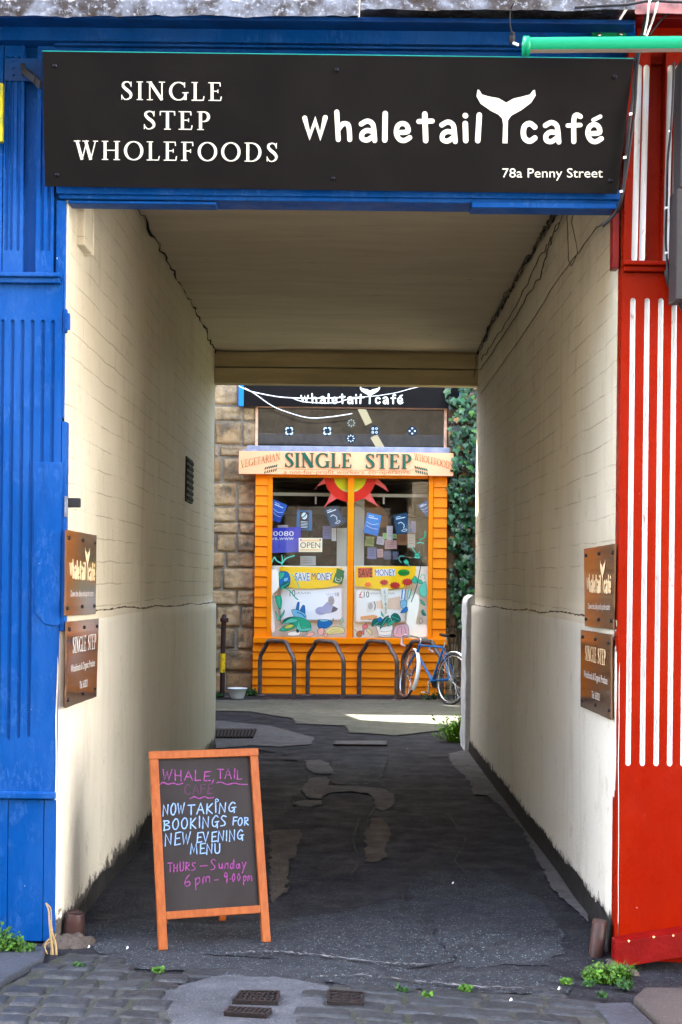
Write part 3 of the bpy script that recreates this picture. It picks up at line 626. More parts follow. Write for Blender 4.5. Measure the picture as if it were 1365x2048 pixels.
for y0, y1, dy in ((690, 705, .05), (706, 735, 0), (737, 769, .008)): 
    a = at(690, y0, 13.28); b = at(690, y1, 13.28); mb.box(-1.2, 1.34, 13.28-.0+dy, 13.42+dy*.2, b.z, a.z)
mb.build("end_beam", m_beam, bld, bevel=.006, label="cream painted boards closing the far end above the passage")
# masses of the building (upper storeys, rear, roof)
mb = MB()
mb.box(-14, -1.24, 6.40, 6.6, -.1, 4.05); mb.box(1.33, 14, 6.40, 6.6, -.1, 4.05)
mb.box(-14, 14, 6.40, 6.6, 4.05, 5.0)
mb.box(-1.24, 1.33, 6.42, 6.55, 3.36, 4.05)
mb.build("front_wall", m_plain, bld)
mb = MB(); mb.box(-14, -1.30, 13.41, 13.6, -.1, 3.4); mb.box(1.36, 14, 13.45, 13.6, -.1, 3.4); mb.box(-14, 14, 13.43, 13.6, 3.47, 3.99)
mb.build("rear_wall", M("pale sandstone wall", (.66, .56, .41, 1), .85, (.45, .36, .24, 1), 3, bump=.5, bscale=10), bld)
mb = MB(); mb.prism([(-14, 6.4, 5.02), (-14, 13.65, 4.08), (-14, 13.65, 4.0), (-14, 6.4, 4.9)], (28, 0, 0)); mb.build("roof", m_roof, bld)
for sgn in (-1, 1):
    mb = MB(); P = []; rnd = random.Random(40+sgn)
    for i in range(140):
        t = i/139; Y = lerp(Y0+.02, Y1-.02, t); led = lerp(1.455, 1.372, t)+nz(Y, 2, 5, 1.5)*.012+nz(Y, 2, 5, 9)*.004; b = (PL(t) if sgn < 0 else PR(t))+nz(Y, led, sgn*9, .9)*.012
        P.append(Vector((b-sgn*(proud(t, sgn)*.5), Y, led+.008+rnd.uniform(-.003, .003))))
    mb.tube(P, [rnd.choice((.002, .003, .005, .006)) for _ in P], 5); mb.build("ledge_crack", M("brown crack %d" % sgn, (.10, .07, .04, 1), .9), bld)
# ---- fluted boards
def fluted(pil, name, X0, X1, Z0, Z1, Yf, slots, mat, flmat=None, depth=.05, cant=0.0, d=.012):
    """slots: (xc, width, z0, z1, round) -> board with sunk flutes"""
    def loop(xc, w, a, b):
        r = w/2; o = []
        for i in range(9): t = math.pi*i/8; o.append((xc+r*math.cos(t), b-r+r*math.sin(t)*1.2))
        for i in range(9): t = math.pi+math.pi*i/8; o.append((xc+r*math.cos(t), a+r+r*math.sin(t)*1.2))
        return o
    cy = lambda z: Yf-cant*(z-Z0)
    outer = [(X0, Z0), (X1, Z0), (X1, Z1), (X0, Z1)]; loops = [loop(*s) for s in slots]
    allp = outer+[p for l in loops for p in l]
    tris = geometry.tessellate_polygon([[Vector((x, z, 0)) for x, z in outer]]+[[Vector((x, z, 0)) for x, z in l] for l in loops])
    mb = MB(); mb.add([(x, cy(z), z) for x, z in allp], [tuple(t) for t in tris])
    mb.add([(X0, cy(Z0), Z0), (X1, cy(Z0), Z0), (X1, cy(Z1), Z1), (X0, cy(Z1), Z1), (X0, Yf+depth, Z0), (X1, Yf+depth, Z0), (X1, Yf+depth, Z1), (X0, Yf+depth, Z1)], [(0, 1, 5, 4), (1, 2, 6, 5), (2, 3, 7, 6), (3, 0, 4, 7)])
    kids = []
    for (xc, w, a, b), l in zip(slots, loops):
        fm = MB() if flmat else mb; n = len(l); rings = [l]
        vs = [(x, cy(z)+(-.0004 if flmat else 0), z) for x, z in l]
        for c, dd in ((.82, .55), (.5, .9), (.2, 1.0)): vs += [(xc+(x-xc)*c, cy(z)+d*dd, lerp(clamp(z, a+w/2, b-w/2), z, c)) for x, z in l]
        fs = [(k*n+i, k*n+(i+1) % n, (k+1)*n+(i+1) % n, (k+1)*n+i) for k in range(3) for i in range(n)]+[tuple(3*n+i for i in range(n))]
        fm.add(vs, fs, 0, True)
        if flmat: kids.append(fm)
    o = mb.build(name, mat, pil, fix=False)
    for k in kids: k.build("flute", flmat, pil, fix=False)
    return o
fx = lambda px, py=900, Y=FY: at(px, py, Y).x
fz = lambda py, px=120, Y=FY: at(px, py, Y).z
# ---- blue pilaster (left)
bp = bpy.data.objects.new("pilaster", None); col.objects.link(bp); bp.parent = bld; bp.location = (-1.4, 0, 0); bp['label'] = "weathered blue pilaster with flutes"
xl = -1.95
mb = MB(); mb.box(-3.2, -1.235, FY+.03, 6.395, 0.0, 4.0)
mb.box(fx(112, 470), fx(131, 470), FY+.005, FY+.07, fz(835), fz(400)); mb.build("backing_board", m_blue, bp, bevel=.003)
mb = MB(); mb.box(fx(122, 1050), fx(131.5, 1050), FY+.0, FY+.06, fz(1262), fz(843)); mb.build("edge_strip", m_blue, bp, bevel=.003)
mb = MB()
for a, b in ((-160, -70), (-69, 15), (16, 87), (88, 112)): mb.box(fx(a, 1740), fx(b, 1740), FY-.004+random.uniform(0, .004), FY+.05, fz(1888, 60)+.012, fz(1599, 60))
mb.build("base_block", m_blue, bp, bevel=.003)
mb = MB(); mb.box(xl, fx(113, 1590), FY-.022, FY+.03, fz(1597, 60), fz(1583, 60)); mb.build("moulding", m_blue, bp, bevel=.006)
sl = [(fx(x, 1050), .021, fz(b, 60), fz(640, 60)) for x, b in ((-39, 1480), (-19, 1480), (1, 1480), (21, 1482), (41, 1478), (61, 1474), (82, 925), (102, 925))]
fluted(bp, "shaft", xl, fx(114.5, 1050)+.014, fz(1583, 60), fz(569, 60), FY, sl, m_blue, d=.010)
mb = MB(); mb.prism([(fx(66, 1090), FY-.006, fz(925, 95)), (fx(124, 1090), FY-.006, fz(925, 95)), (fx(122, 1090), FY-.006, fz(1252, 95)), (fx(93, 1090), FY-.006, fz(1249, 95)), (fx(72, 1090), FY-.006, fz(1225, 95))], (0, .012, 0)); mb.build("repair_board", m_blue, bp, bevel=.003)
mb = MB(); mb.box(xl, fx(124, 555), FY-.045, FY+.03, fz(557, 60), fz(548, 60)); mb.box(xl, fx(122, 560), FY-.028, FY+.03, fz(568, 60), fz(557, 60)+.0); mb.build("moulding", m_blue, bp, bevel=.005)
zb, zt = fz(547, 60), 3.97
for a, b, s in ((8, 48, (15, 24, 38)), (74, 109, (86, 100)), (-60, 6, (-45, -30, -15))):
    fluted(bp, "upper_board", fx(a, 330), fx(b, 330), zb, zt, FY-.006, [(fx(x, 330), .017, fz(502, 60), zt-.05) for x in s], m_blue, d=.009, depth=.06)
mb = MB(); mb.pbox(10, 116, 83, 162, FY-.012, .006)
for x, y in ((27, 122), (27, 136), (27, 150)): 
    p = at(x, y, FY-.012); mb.lathe([(.006, 0), (.006, .005), (.003, .007)], p, (0, -1, 0), 8)
mb.build("bracket_plate", m_bluedk, bp, bevel=.002)
# ---- red pilaster (right)
rp = bpy.data.objects.new("pilaster", None); col.objects.link(rp); rp.parent = bld; rp.location = (1.5, 0, 0); rp['label'] = "red pilaster with white painted flutes"
xr = 3.0; rz = lambda py, Y=FY: at(1290, py, Y).z
mb = MB(); mb.box(fx(1241), xr, FY+.03, 6.395, -.12, 4.0); mb.build("backing_board", m_red, rp, bevel=.003)
XL = fx(1237.5, 1200)
rs = [(fx(x, 1060), .0225, rz(1531), rz(597)) for x in (1261.5, 1290, 1317.5, 1344.5, 1371, 1398)]
fluted(rp, "shaft", XL, fx(1460, 1200), rz(1880), rz(546), FY, rs, m_red, m_flute, d=.014)
mb = MB(); mb.box(XL, fx(1460), FY-.045, FY+.03, rz(534), rz(525)); mb.box(XL+.004, fx(1460)-.01, FY-.026, FY+.03, rz(545), rz(534)); mb.build("moulding", m_red, rp, bevel=.005)
for a, b, s in ((1247, 1291, (1268.5, 1283.5)), (1322, 1356, (1331, 1346)), (1386, 1430, (1398, 1413))):
    fluted(rp, "upper_board", fx(a, 520), fx(b, 520), rz(524), 3.96, FY-.004, [(fx(x, 520), .026, rz(523), rz(141)) for x in s], m_red, m_flute, cant=.07, depth=.06, d=.008)
mb = MB(); mb.box(fx(1228, 480), fx(1241, 480), FY+.02, FY+.09, rz(535), rz(418)); mb.build("edge_strip", m_reddk, rp, bevel=.003)
mb = MB(); Yq = FY-.09
q = [at(1231, 1885, Yq), at(1480, 1848, Yq), at(1480, 1893, Yq), at(1230, 1938, Yq)]; mb.prism(q, (0, .085, 0))
q2 = [at(1232, 1876, FY-.03), at(1480, 1838, FY-.03)]
mb.add([q[0]+Vector((0, .001, 0)), q[1]+Vector((0, .001, 0)), q2[1]+Vector((0, .03, 0)), q2[0]+Vector((0, .03, 0))], [(0, 1, 2, 3)])
for x, y in ((1258, 1888), (1308, 1880), (1347, 1877)): mb.lathe([(.005, 0), (.005, .004)], at(x, y-6, Yq-.001)+Vector((0, .002, 0)), (0, -1, 0), 8, 1)
mb.build("plinth", [m_reddk, m_peach], rp, bevel=.004)
# ---- entablature
def fascia(x0, x1, mat, matd, lab):
    mb = MB(); mb.pbox(x0, 50, x1, 84, FY-.06, .1); mb.build("fascia_board", mat, bld, bevel=.004, label=lab)
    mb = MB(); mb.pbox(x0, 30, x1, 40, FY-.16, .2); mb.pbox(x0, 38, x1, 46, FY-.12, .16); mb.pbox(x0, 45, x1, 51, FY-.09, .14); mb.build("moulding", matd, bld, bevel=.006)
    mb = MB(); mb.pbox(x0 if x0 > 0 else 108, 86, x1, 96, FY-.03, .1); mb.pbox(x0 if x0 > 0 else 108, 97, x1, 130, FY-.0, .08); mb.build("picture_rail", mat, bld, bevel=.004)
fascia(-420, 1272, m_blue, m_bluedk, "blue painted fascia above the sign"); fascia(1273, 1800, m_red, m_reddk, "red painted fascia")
mb = MB()
def led(u, v, x0, x1, base, amp, sd):
    px = lerp(x0, x1, u); p = at(px, base, 5.98); wob = (nz(px*.011, sd, 0)*amp+nz(px*.05, sd, 2)*amp*.35)
    if v < .5: k = v/.5; return Vector((p.x, lerp(6.45, 5.985, k), p.z+.105-.03*k+wob*.4+nz(px*.03, v*4, sd)*.006))
    k = (v-.5)/.5; return Vector((p.x, 5.975+nz(px*.04, k*3, sd)*.010, p.z+.072*(1-k)+wob*(.4+.6*k)))
mb.grid(lambda u, v: led(u, v, -420, 718, 33, .012, 3), 220, 12); mb.grid(lambda u, v: led(u, v, 722, 1270, 21, .009, 7), 120, 12)
mb.grid(lambda u, v: led(u, v, 1270, 1800, 29, .006, 9), 80, 12, 1)
mb.build("lead_flashing", [m_dirtlead, M("red stained lead", (.30, .13, .13, 1), .6, (.2, .1, .11, 1), 20, bump=.5, bscale=40)], bld, fix=False, label="weathered grey lead flashing with a wavy lip")
mb = MB(); mb.pbox(113, 374, 1241, 393, FY-.02, .16); mb.pbox(118, 393, 1240, 403, FY-.0, .16)
mb.pbox(136, 402, 432, 407.5, FY+.005, .1); mb.pbox(944, 404, 1234, 416, FY-.012, .12); mb.build("lintel", m_blue, bld, bevel=.004, label="blue painted lintel across the passage mouth")
# conduit box, cream, high on the left wall
p0, p1 = onx(150, 450, -1.2), onx(168, 450, -1.2)
mb = MB(); mb.box(-1.22, -1.178, 6.55, 6.74, fz(495, 160, 6.6), 3.6); mb.box(-1.22, -1.170, 6.74, 6.765, fz(497, 160, 6.6), 3.6); mb.build("conduit_box", m_wall, bld, bevel=.006)
# gate ironmongery left on the jamb
mb = MB(); mb.pbox(127, 618, 134, 664, FY-.004, .03); mb.pbox(131, 628, 139, 658, FY-.016, .03); mb.tube([at(137, 627, FY-.01), at(137, 660, FY-.01)], .008, 10); mb.build("gate_hinge", m_blue, bld, bevel=.003)

# ================================================================== signs on the front
tl, tr, bl, br_ = at(85, 103, 6.04), at(1268, 118, 6.04), at(90, 373, 6.24), at(1235, 388, 6.24)
sn = (tr-tl).cross(bl-tl).normalized()
if sn.y > 0: sn = -sn
sg = thing("shop_sign", "wide black sign board with cream whale tail lettering above the passage mouth", "sign", tuple((bl+br_)/2))
mb = MB(); mb.prism([tl, tr, br_, bl], -sn*.012); mb.build("board", m_sign, sg, bevel=.0015)
mb = MB(); up = (tl-bl).normalized(); mb.prism([tl+up*.004, tr+up*.004, tr+up*.0005, tl+up*.0005], -sn*.012); mb.build("edge_trim", m_teal, sg)
sm = planemap(tl, sn)
for word, x0, x1, yb, cap in (("SINGLE", 242, 446, 199.5, 37), ("STEP", 287, 422, 258.5, 37), ("WHOLEFOODS", 150, 557, 319, 38)):
    f = Flat(.0001, .0006)
    serif(f, word, x0, x1, yb, cap, 0, .16, -1, .0115); f.build("lettering", m_letter, sm, sg, label='serif lettering "%s"' % word)
f = Flat(.0001, .0006); cafe(f); f.build("lettering", m_letter, sm, sg, label="hand cut café name with whale tail emblem")
f = Flat(.0001, .0006); bfont(f, "78a Penny Street", (1005, 336.5, 1206, 361)); f.build("lettering", m_letter, sm, sg, label="small street address")
for x, y in ((110, 132), (115, 350), (674, 140), (667, 357), (1230, 154), (1221, 361)):
    mb = MB(); mb.lathe([(.0105, 0), (.0095, .004), (.005, .006)], onp(x, y, tl, sn), sn, 12); mb.build("screw", m_screw, sg)
mb = MB(); mb.bar(at(57, 147, FY-.01), at(82, 170, 6.10), .012, .035); mb.bar(at(46, 128, FY-.04), at(49, 150, FY-.04), .02, .02); mb.bar(at(47, 140, FY-.04), at(72, 160, 6.16), .014, .03); mb.build("stay_bracket", m_black, sg, bevel=.002)

gl = thing("strip_light", "bright green tubular sign light jutting over the black sign's right end", "light", tuple(at(1200, 95, 5.95)))
A, B = at(1056, 92.5, 5.93), at(1640, 88, 5.93); ax = (B-A).normalized()
mb = MB(); L = (B-A).length
def arcp(a): return Vector((0, -math.cos(a)*.036, math.sin(a)*.036))
prof = [arcp(R(-40+i*12.5)) for i in range(21)]
vs = [A+p for p in prof]+[B+p for p in prof]; n = len(prof)
mb.add(vs, [(i, i+1, n+i+1, n+i) for i in range(n-1)], 0, True); mb.build("housing", m_green, gl, fix=False)
mb = MB(); mb.add([A+prof[0], B+prof[0], B+prof[-1], A+prof[-1]], [(0, 1, 2, 3)]); mb.build("diffuser", m_diff, gl, fix=False)
mb = MB(); mb.lathe([(.030, -.014), (.041, -.012), (.042, .012), (.038, .014)], A-ax*.008+Vector((0, 0, 0)), ax, 24); mb.build("end_cap", m_green, gl)
mb = MB(); mb.pbox(1183, 65, 1253, 100, FY-.066, .005); mb.prism([at(1183, 65, FY-.066), at(1183, 82, FY-.066), at(1192, 82, FY-.20)], (.004, 0, 0)); mb.bar(at(1215, 78, FY-.06), at(1215, 84, 5.97), .05, .006)
for x, y in ((1199, 70), (1242, 68)): mb.lathe([(.008, 0), (.008, .006), (.003, .007)], at(x, y, FY-.068), (0, -1, 0), 10, 1)
mb.build("bracket", [m_greendk, m_chrome], gl, bevel=.001)

mb = MB(); mb.box(fx(1353, 300, 6.12), fx(1353, 300, 6.12)+.9, 6.10, 6.24, rz(600, 6.12), rz(378, 6.12)); mb.box(fx(1361, 250, 6.12), fx(1361, 250, 6.12)+.9, 6.11, 6.24, rz(377, 6.12), rz(118, 6.12))
solo(mb.build("shop_blind", M("dark grey casing", (.03, .028, .03, 1), .5), bevel=.006), "dark grey casing beside the red pilaster's upper flutes, cut by the right edge", "blind box")
mb = MB(); mb.pbox(-150, 165, 6, 282, FY-.05, .03); solo(mb.build("notice_board", m_yellowold, bevel=.003), "mossy yellow painted board at the left edge beside the black sign", "board")

# plaques: right-angled plates screwed to both passage walls
def plaque(side, corners, kind, label, wig):
    X = -1.196 if side < 0 else 1.231
    if kind == 'step': X = -1.190 if side < 0 else 1.227
    P = [onx(x, y, X) for x, y in corners]                     # TL TR BR BL as seen
    near, far = min(p.y for p in P), max(p.y for p in P); near = max(near, 6.275)
    n = Vector((-side, 0, 0)); th = thing("plaque", label, "plaque", (X, (near+far)/2, P[3].z), "dark plaques on the passage walls")
    cs = [onx(x, y, X) for x, y in corners]
    for c in cs: c.y = max(c.y, 6.275)
    rnd = random.Random(wig); pts = []
    for i in range(4):
        a, b = cs[i], cs[(i+1) % 4]
        for k in range(8): q = a.lerp(b, k/8); pts.append(q+(Vector((0, rnd.uniform(-1, 1)*.004, rnd.uniform(-1, 1)*.001)) if k else Vector((0, 0, 0))))
    mb = MB(); mb.prism(pts, -n*.008); mb.build("plate", m_plaq, th)
    # local frame: u 0..1 left to right as read, v 0..1 upwards
    def mp(u, v, h):
        top = cs[0].lerp(cs[1], u); bot = cs[3].lerp(cs[2], u); return bot.lerp(top, v)+n*h
    if kind == 'cafe':
        f = Flat(.0001, .0008); cafe(f, (.10, .83, .93, .42)); f.build("lettering", m_gold, mp, th, label="café name with whale tail emblem")
        f = Flat(.0001, .0008); bfont(f, "Down the alley and up the stairs", (.14, .30, .90, .20)); f.build("lettering", m_silv, mp, th)
    else:
        f = Flat(.0001, .0008); serif(f, "SINGLE STEP", .17, .88, .62, .19, 0, .1, 1); f.build("lettering", m_gold if side > 0 else m_silv, mp, th)
        f = Flat(.0001, .0008); bfont(f, "Wholefoods & Organic Produce", (.12, .49, .90, .37)); f.build("lettering", m_silv, mp, th)
        f = Flat(.0001, .0008); bfont(f, "Tel. 63021", (.40, .26, .66, .17)); f.build("lettering", m_silv, mp, th)
    for u, v in ((.07, .91), (.52, .91), (.95, .9), (.05, .09), (.52, .10), (.95, .1)):
        mb = MB(); mb.lathe([(.0095, 0), (.008, .005), (.004, .007)], mp(u, v, 0), n, 10); mb.build("screw", m_screw, th)
plaque(-1, [(127.5, 1058.6), (193.8, 1070.5), (192, 1227.7), (124.6, 1232.9)], 'cafe', "upper dark plaque with the café's name on the left passage wall", 1)
plaque(-1, [(131, 1244.6), (198, 1236.7), (193.6, 1393), (125, 1420)], 'step', "lower dark plaque with silver serif lettering on the left passage wall", 2)
plaque(1, [(1168.3, 1097.8), (1229.8, 1087.3), (1226, 1259), (1170, 1252)], 'cafe', "upper dark plaque with the café's name on the right passage wall", 3)
plaque(1, [(1162, 1259.5), (1222, 1268.7), (1222, 1439.6), (1161.4, 1413)], 'step', "lower dark plaque with gold serif lettering on the right passage wall", 4)

# vent grille on the left wall
p, q = onx(374, 912, -1.172), onx(385, 1008, -1.172)
vt = thing("vent_grille", "dark slotted vent grille high in the left passage wall", "vent", (-1.158, p.y, q.z))
mb = MB(); mb.box(-1.20, -1.168, p.y, q.y, q.z, p.z); mb.build("frame", m_iron, vt, bevel=.004)
mb = MB()
for i in range(7): z = lerp(q.z+.03, p.z-.03, i/6); mb.box(-1.175, -1.160, p.y+.02, q.y-.02, z-.014, z+.010)
mb.build("slats", m_darkgap, vt)
# latch keep on the left jamb
lk = thing("gate_latch", "black iron gate latch beside the upper left plaque", "latch", tuple(at(135, 1010, 6.3)))
mb = MB(); mb.pbox(129, 992, 136, 1034, FY-.006, .012); mb.build("plate", m_dirtlead, lk, bevel=.003)
a = at(136, 1006, FY+.02); mb = MB(); mb.box(a.x-.005, a.x+.058, FY-.0, FY+.03, a.z-.020, a.z+.022); mb.build("bolt", m_black, lk, bevel=.005)

# ================================================================== cables
def cable(name, pts, r, mat, label, group=None, sag=0, clips=None):
    th = MB(); P = [Vector(p) for p in pts]; P = [Vector(t) for t in catmull([tuple(p) for p in P], 6)] if len(P) > 2 else P
    th.tube(P, r, 6); 
    for c in clips or []: th.lathe([(.006, -.006), (.006, .006)], c, (1, 0, .2), 8, 1)
    return solo(th.build(name, [mat, m_white]), label, "cable", group)
wx = 1.232
cable("cable", [at(1300, 0, 6.0), at(1290, 40, 6.05), at(1282, 80, 6.06), at(1272, 120, 6.06), at(1266, 200, 6.08), at(1260, 240, 6.1), at(1252, 330, 6.17), at(1246, 385, 6.2), at(1232, 425, 6.26), at(1205, 452, 6.3)], .008, m_black, "black cable running down the right edge of the black sign", clips=[at(1262, 228, 6.08), at(1250, 315, 6.15), at(1243, 383, 6.19)])
cable("cable", [at(1310, 0, 5.98), at(1296, 45, 6.04), at(1277, 118, 6.05), at(1271, 210, 6.08), at(1262, 280, 6.13), at(1254, 340, 6.17), at(1243, 402, 6.21), at(1236, 424, 6.26)], .006, m_black, "thinner black cable twisted beside the sign's right edge")
cable("cable", [at(1303, -4, 5.95), at(1298, 10, 5.95), at(1295, 40, 6.0), at(1289, 70, 6.04)], .005, m_white, "white cable tied among the black ones at the top right")
cable("cable", [at(1318, -4, 5.95), at(1312, 20, 5.96), at(1303, 48, 6.03), at(1292, 75, 6.05)], .005, m_white, "second white cable right of the tied white one")
cable("cable", [at(1150, 15, 5.955), at(1200, 12, 5.955), at(1255, 9, 5.955), at(1300, 2, 5.95), at(1365, 4, 5.95), at(1420, 0, 5.95)], .006, m_black, "black cable lying along the lead flashing at the top right")
cable("cable", [at(1420, -2, 6.0), at(1365, 12, 6.0), at(1330, 32, 6.03), at(1300, 70, 6.05)], .004, m_black, "thin black cable slanting in from the top right corner")
cable("cable", [at(1348, 125, 6.03), at(1347, 170, 6.06), at(1343, 250, 6.08), at(1336, 320, 6.14), at(1334, 400, 6.2), at(1332, 480, 6.27), at(1334, 510, 6.27), at(1336, 545, 6.23), at(1345, 580, 6.26), at(1356, 600, 6.2), at(1372, 640, 6.2)], .0055, m_black, "black cable over the red pilaster's second pair of flutes", clips=[at(1341, 262, 6.09), at(1333, 416, 6.21), at(1334, 506, 6.265), at(1346, 588, 6.26)])
mb = MB(); a, b = at(1333, 540, 6.24), at(1342, 575, 6.25); mb.tube([a, a.lerp(b, .15), a.lerp(b, .85), b], [.008, .014, .014, .008], 10); solo(mb.build("cable_connector", m_black), "black in-line cable connector below the red moulding", "connector")
cord = thing("plug_lead", "short black cord with a white plug end hanging left of the green light", "cord", tuple(at(1025, 75, 6.1)))
mb = MB(); mb.tube([Vector(t) for t in catmull([tuple(at(x, y, 5.96+.02*i)) for i, (x, y) in enumerate([(1028, 6), (1022, 20), (1020, 45), (1024, 66), (1025, 74)])], 5)], .0035, 6); mb.build("flex", m_black, cord)
mb = MB(); mb.lathe([(.006, -.03), (.014, -.02), (.015, .0), (.009, .02)], at(1025, 74, 6.04), (.1, 0, 1), 10); mb.build("plug", m_black, cord)
mb = MB(); mb.tube([at(1027, 86, 6.03), at(1037, 90, 6.02)], .006, 8); mb.build("plug_tip", m_white, cord)
def wallcable(pxs, r, label, jit=.006, sd=1, off=0):
    P = []; rnd = random.Random(sd)
    for a, b in zip(pxs, pxs[1:]):
        for k in range(5):
            x, y = lerp(a[0], b[0], k/5), lerp(a[1], b[1], k/5); p = onx(x, y, lerp(1.222, 1.275, clamp((1235-x)/285))-off)
            P.append((p.x-rnd.uniform(0, jit), p.y, p.z+rnd.uniform(-jit, jit)))
    solo(MB().tube([Vector(t) for t in catmull(P, 3)], r, 5).build("cable", m_cabledirty), label, "cable")
wallcable([(1120, 418), (1098, 455), (1060, 516), (1040, 548), (1010, 605), (985, 650), (965, 690)], .0065, "thick dirty cable in the passage's upper right corner", .014, 2)
wallcable([(1118, 420), (1088, 470), (1048, 530), (1015, 590), (982, 655), (957, 700), (950, 770)], .0045, "dirty cable twisting beside the thick corner cable", .022, 5)
wallcable([(1133, 418), (1112, 465), (1100, 485), (1080, 520), (1050, 580), (1020, 640), (985, 690), (958, 730)], .004, "second dirty cable below the corner cables on the right passage wall", .012, 3)
wallcable([(1131, 420), (1105, 478), (1095, 515), (1082, 555), (1050, 605), (1010, 668), (975, 722), (955, 745)], .0042, "lowest of the bunched dirty cables on the right passage wall", .012, 4)
wallcable([(1236, 424), (1215, 443), (1195, 455), (1152, 512), (1110, 570), (1060, 650), (1000, 735), (953, 800)], .003, "single thin cable slanting down the right passage wall", .004, 6)
wallcable([(1134, 420), (1136, 470), (1138, 520), (1143, 532), (1150, 520), (1156, 505), (1150, 470), (1144, 445), (1150, 418)], .0022, "thin cable hanging in a loop on the right passage wall", .002, 7)
mb = MB(); P = []; rnd = random.Random(11)
for i in range(60): Yc = lerp(6.5, 13.3, i/59); P.append(Vector((PL((Yc-Y0)/(Y1-Y0))+.008+rnd.uniform(-.01, .012), Yc, 3.785+rnd.uniform(-.02, .012)-(.05 if Yc > 12.4 else 0))))
mb.tube(P, [rnd.choice((.002, .004, .006, .009)) for _ in P], 6); mb.build("joint_crack", m_darkgap, bld)
mb = MB(); P = [Vector((PR((y-Y0)/(Y1-Y0))-.006+rnd.uniform(-.015, .01), y, 3.79+rnd.uniform(-.02, .01)-(.05 if y > 12.4 else 0))) for y in [lerp(6.5, 13.3, i/79) for i in range(80)]]
mb.tube(P, [rnd.choice((.002, .005, .008, .014)) for _ in P], 6); mb.build("joint_crack", m_darkgap, bld)

# ================================================================== A-board
fl_, fr_ = ong(318, 1901), ong(541, 1883.5)
ab = thing("chalkboard_sign", "orange framed chalkboard A-sign with chalked menu notice on the passage floor", "A-board", tuple((fl_+fr_)/2))
ux = (fr_-fl_); ux.z = 0; wid = ux.length; ux.normalize(); back = Vector((-ux.y, ux.x, 0)); H_, LEAN = .835, .245
upv = (Vector((0, 0, H_))+back*LEAN).normalized(); nf = ux.cross(upv).normalized(); nf = nf if nf.y < 0 else -nf
hgt = math.hypot(H_, LEAN); zg = Vector((0, 0, .0))
Pb = lambda u, v, h=0: fl_+ux*u+upv*v+nf*h
T2, LG = .024, .038
def plank(a, b, w, mat, name, parent):
    mb = MB(); mb.bar(a, b, w, T2, nf); return mb.build(name, mat, parent, bevel=.0025)
xo = .019; W2 = wid
plank(Pb(xo, 0), Pb(xo, hgt-.036), LG, m_wood, "leg", ab); plank(Pb(W2-xo, 0), Pb(W2-xo, hgt-.036), LG, m_wood, "leg", ab)
plank(Pb(-.003, hgt-.018, .001), Pb(W2+.003, hgt-.018, .001), .036, m_wood, "top_rail", ab); plank(Pb(LG, .145), Pb(W2-LG, .145), .034, m_wood, "bottom_rail", ab)
mb = MB(); mb.prism([Pb(LG, .162, -.003), Pb(W2-LG, .162, -.003), Pb(W2-LG, hgt-.036, -.003), Pb(LG, hgt-.036, -.003)], -nf*.006); bd = mb.build("panel", m_board, ab)
# support frame behind
bt = Pb(0, hgt-.03, -.03); bup = (Vector((0, 0, H_-.03))-back*.20)
def Q(u, v): return bt+ux*u-bup*(1-v)
for u in (.125, W2-.10):
    mb = MB(); mb.bar(Q(u, 0)+Vector((0, 0, .003)), Q(u, 1), .032, .02, back); mb.build("rear_leg", m_wood, ab, bevel=.002)
mb = MB(); mb.bar(Q(.141, .2), Q(W2-.116, .2), .02, .03, back); mb.build("rear_rail", m_wood, ab, bevel=.002)
cm0 = planemap(Pb(0, .4, -.003), nf); z4 = lambda x, y: (260+x/4.266, 1480+y/4.266)
cmap = lambda x, y, h: cm0(*z4(x, y), h)
f = Flat(.00005, .0005); hand(f, "WHALE,", (280, 345), (725, 350), 82, 9); hand(f, "TAIL", (745, 330), (960, 335), 80, 8.5)
f.stroke([(255, 382), (285, 362), (325, 378), (370, 368), (410, 380), (450, 370)], 10, 0, True, 4); f.stroke([(740, 366), (780, 360), (830, 380), (890, 368), (940, 378), (1005, 380)], 9, 0, True, 4); f.stroke([(515, 500), (550, 484), (590, 500), (635, 484), (670, 496), (715, 490)], 10, 0, True, 4)
hand(f, "THURS", (325, 1128), (570, 1108), 72, 9.5); f.stroke([(600, 1076), (660, 1072)], 8); hand(f, "Sunday", (690, 1108), (990, 1088), 88, 9)
hand(f, "6pm", (465, 1250), (695, 1218), 98, 9.5); f.stroke([(725, 1196), (756, 1192)], 9); hand(f, "9.00pm", (800, 1215), (1048, 1200), 84, 9)
f.build("chalk_writing", m_chalkp, cmap, bd, label="pink chalk heading and opening hours")
f = Flat(.00005, .0005); hand(f, "CAFE", (468, 462), (712, 455), 80, 10); f.build("chalk_writing", m_chalkf, cmap, bd, label="half rubbed pink chalk word")
f = Flat(.00005, .0005)
for t, a, b, h in (("NOW", (283, 645), (475, 625), 92), ("TAKING", (495, 635), (905, 610), 84), ("BOOKINGS", (290, 768), (835, 735), 88), ("FOR", (880, 728), (1020, 722), 70), ("NEW", (303, 900), (525, 880), 98), ("EVENING", (570, 872), (975, 846), 88), ("MENU", (520, 972), (785, 966), 82)): hand(f, t, a, b, h, 10.5)
f.stroke([(740, 503), (755, 512), (748, 526), (733, 522), (730, 510), (740, 503)], 7, 0, True, 2)
f.build("chalk_writing", m_chalkb, cmap, bd, label="pale blue chalk notice")

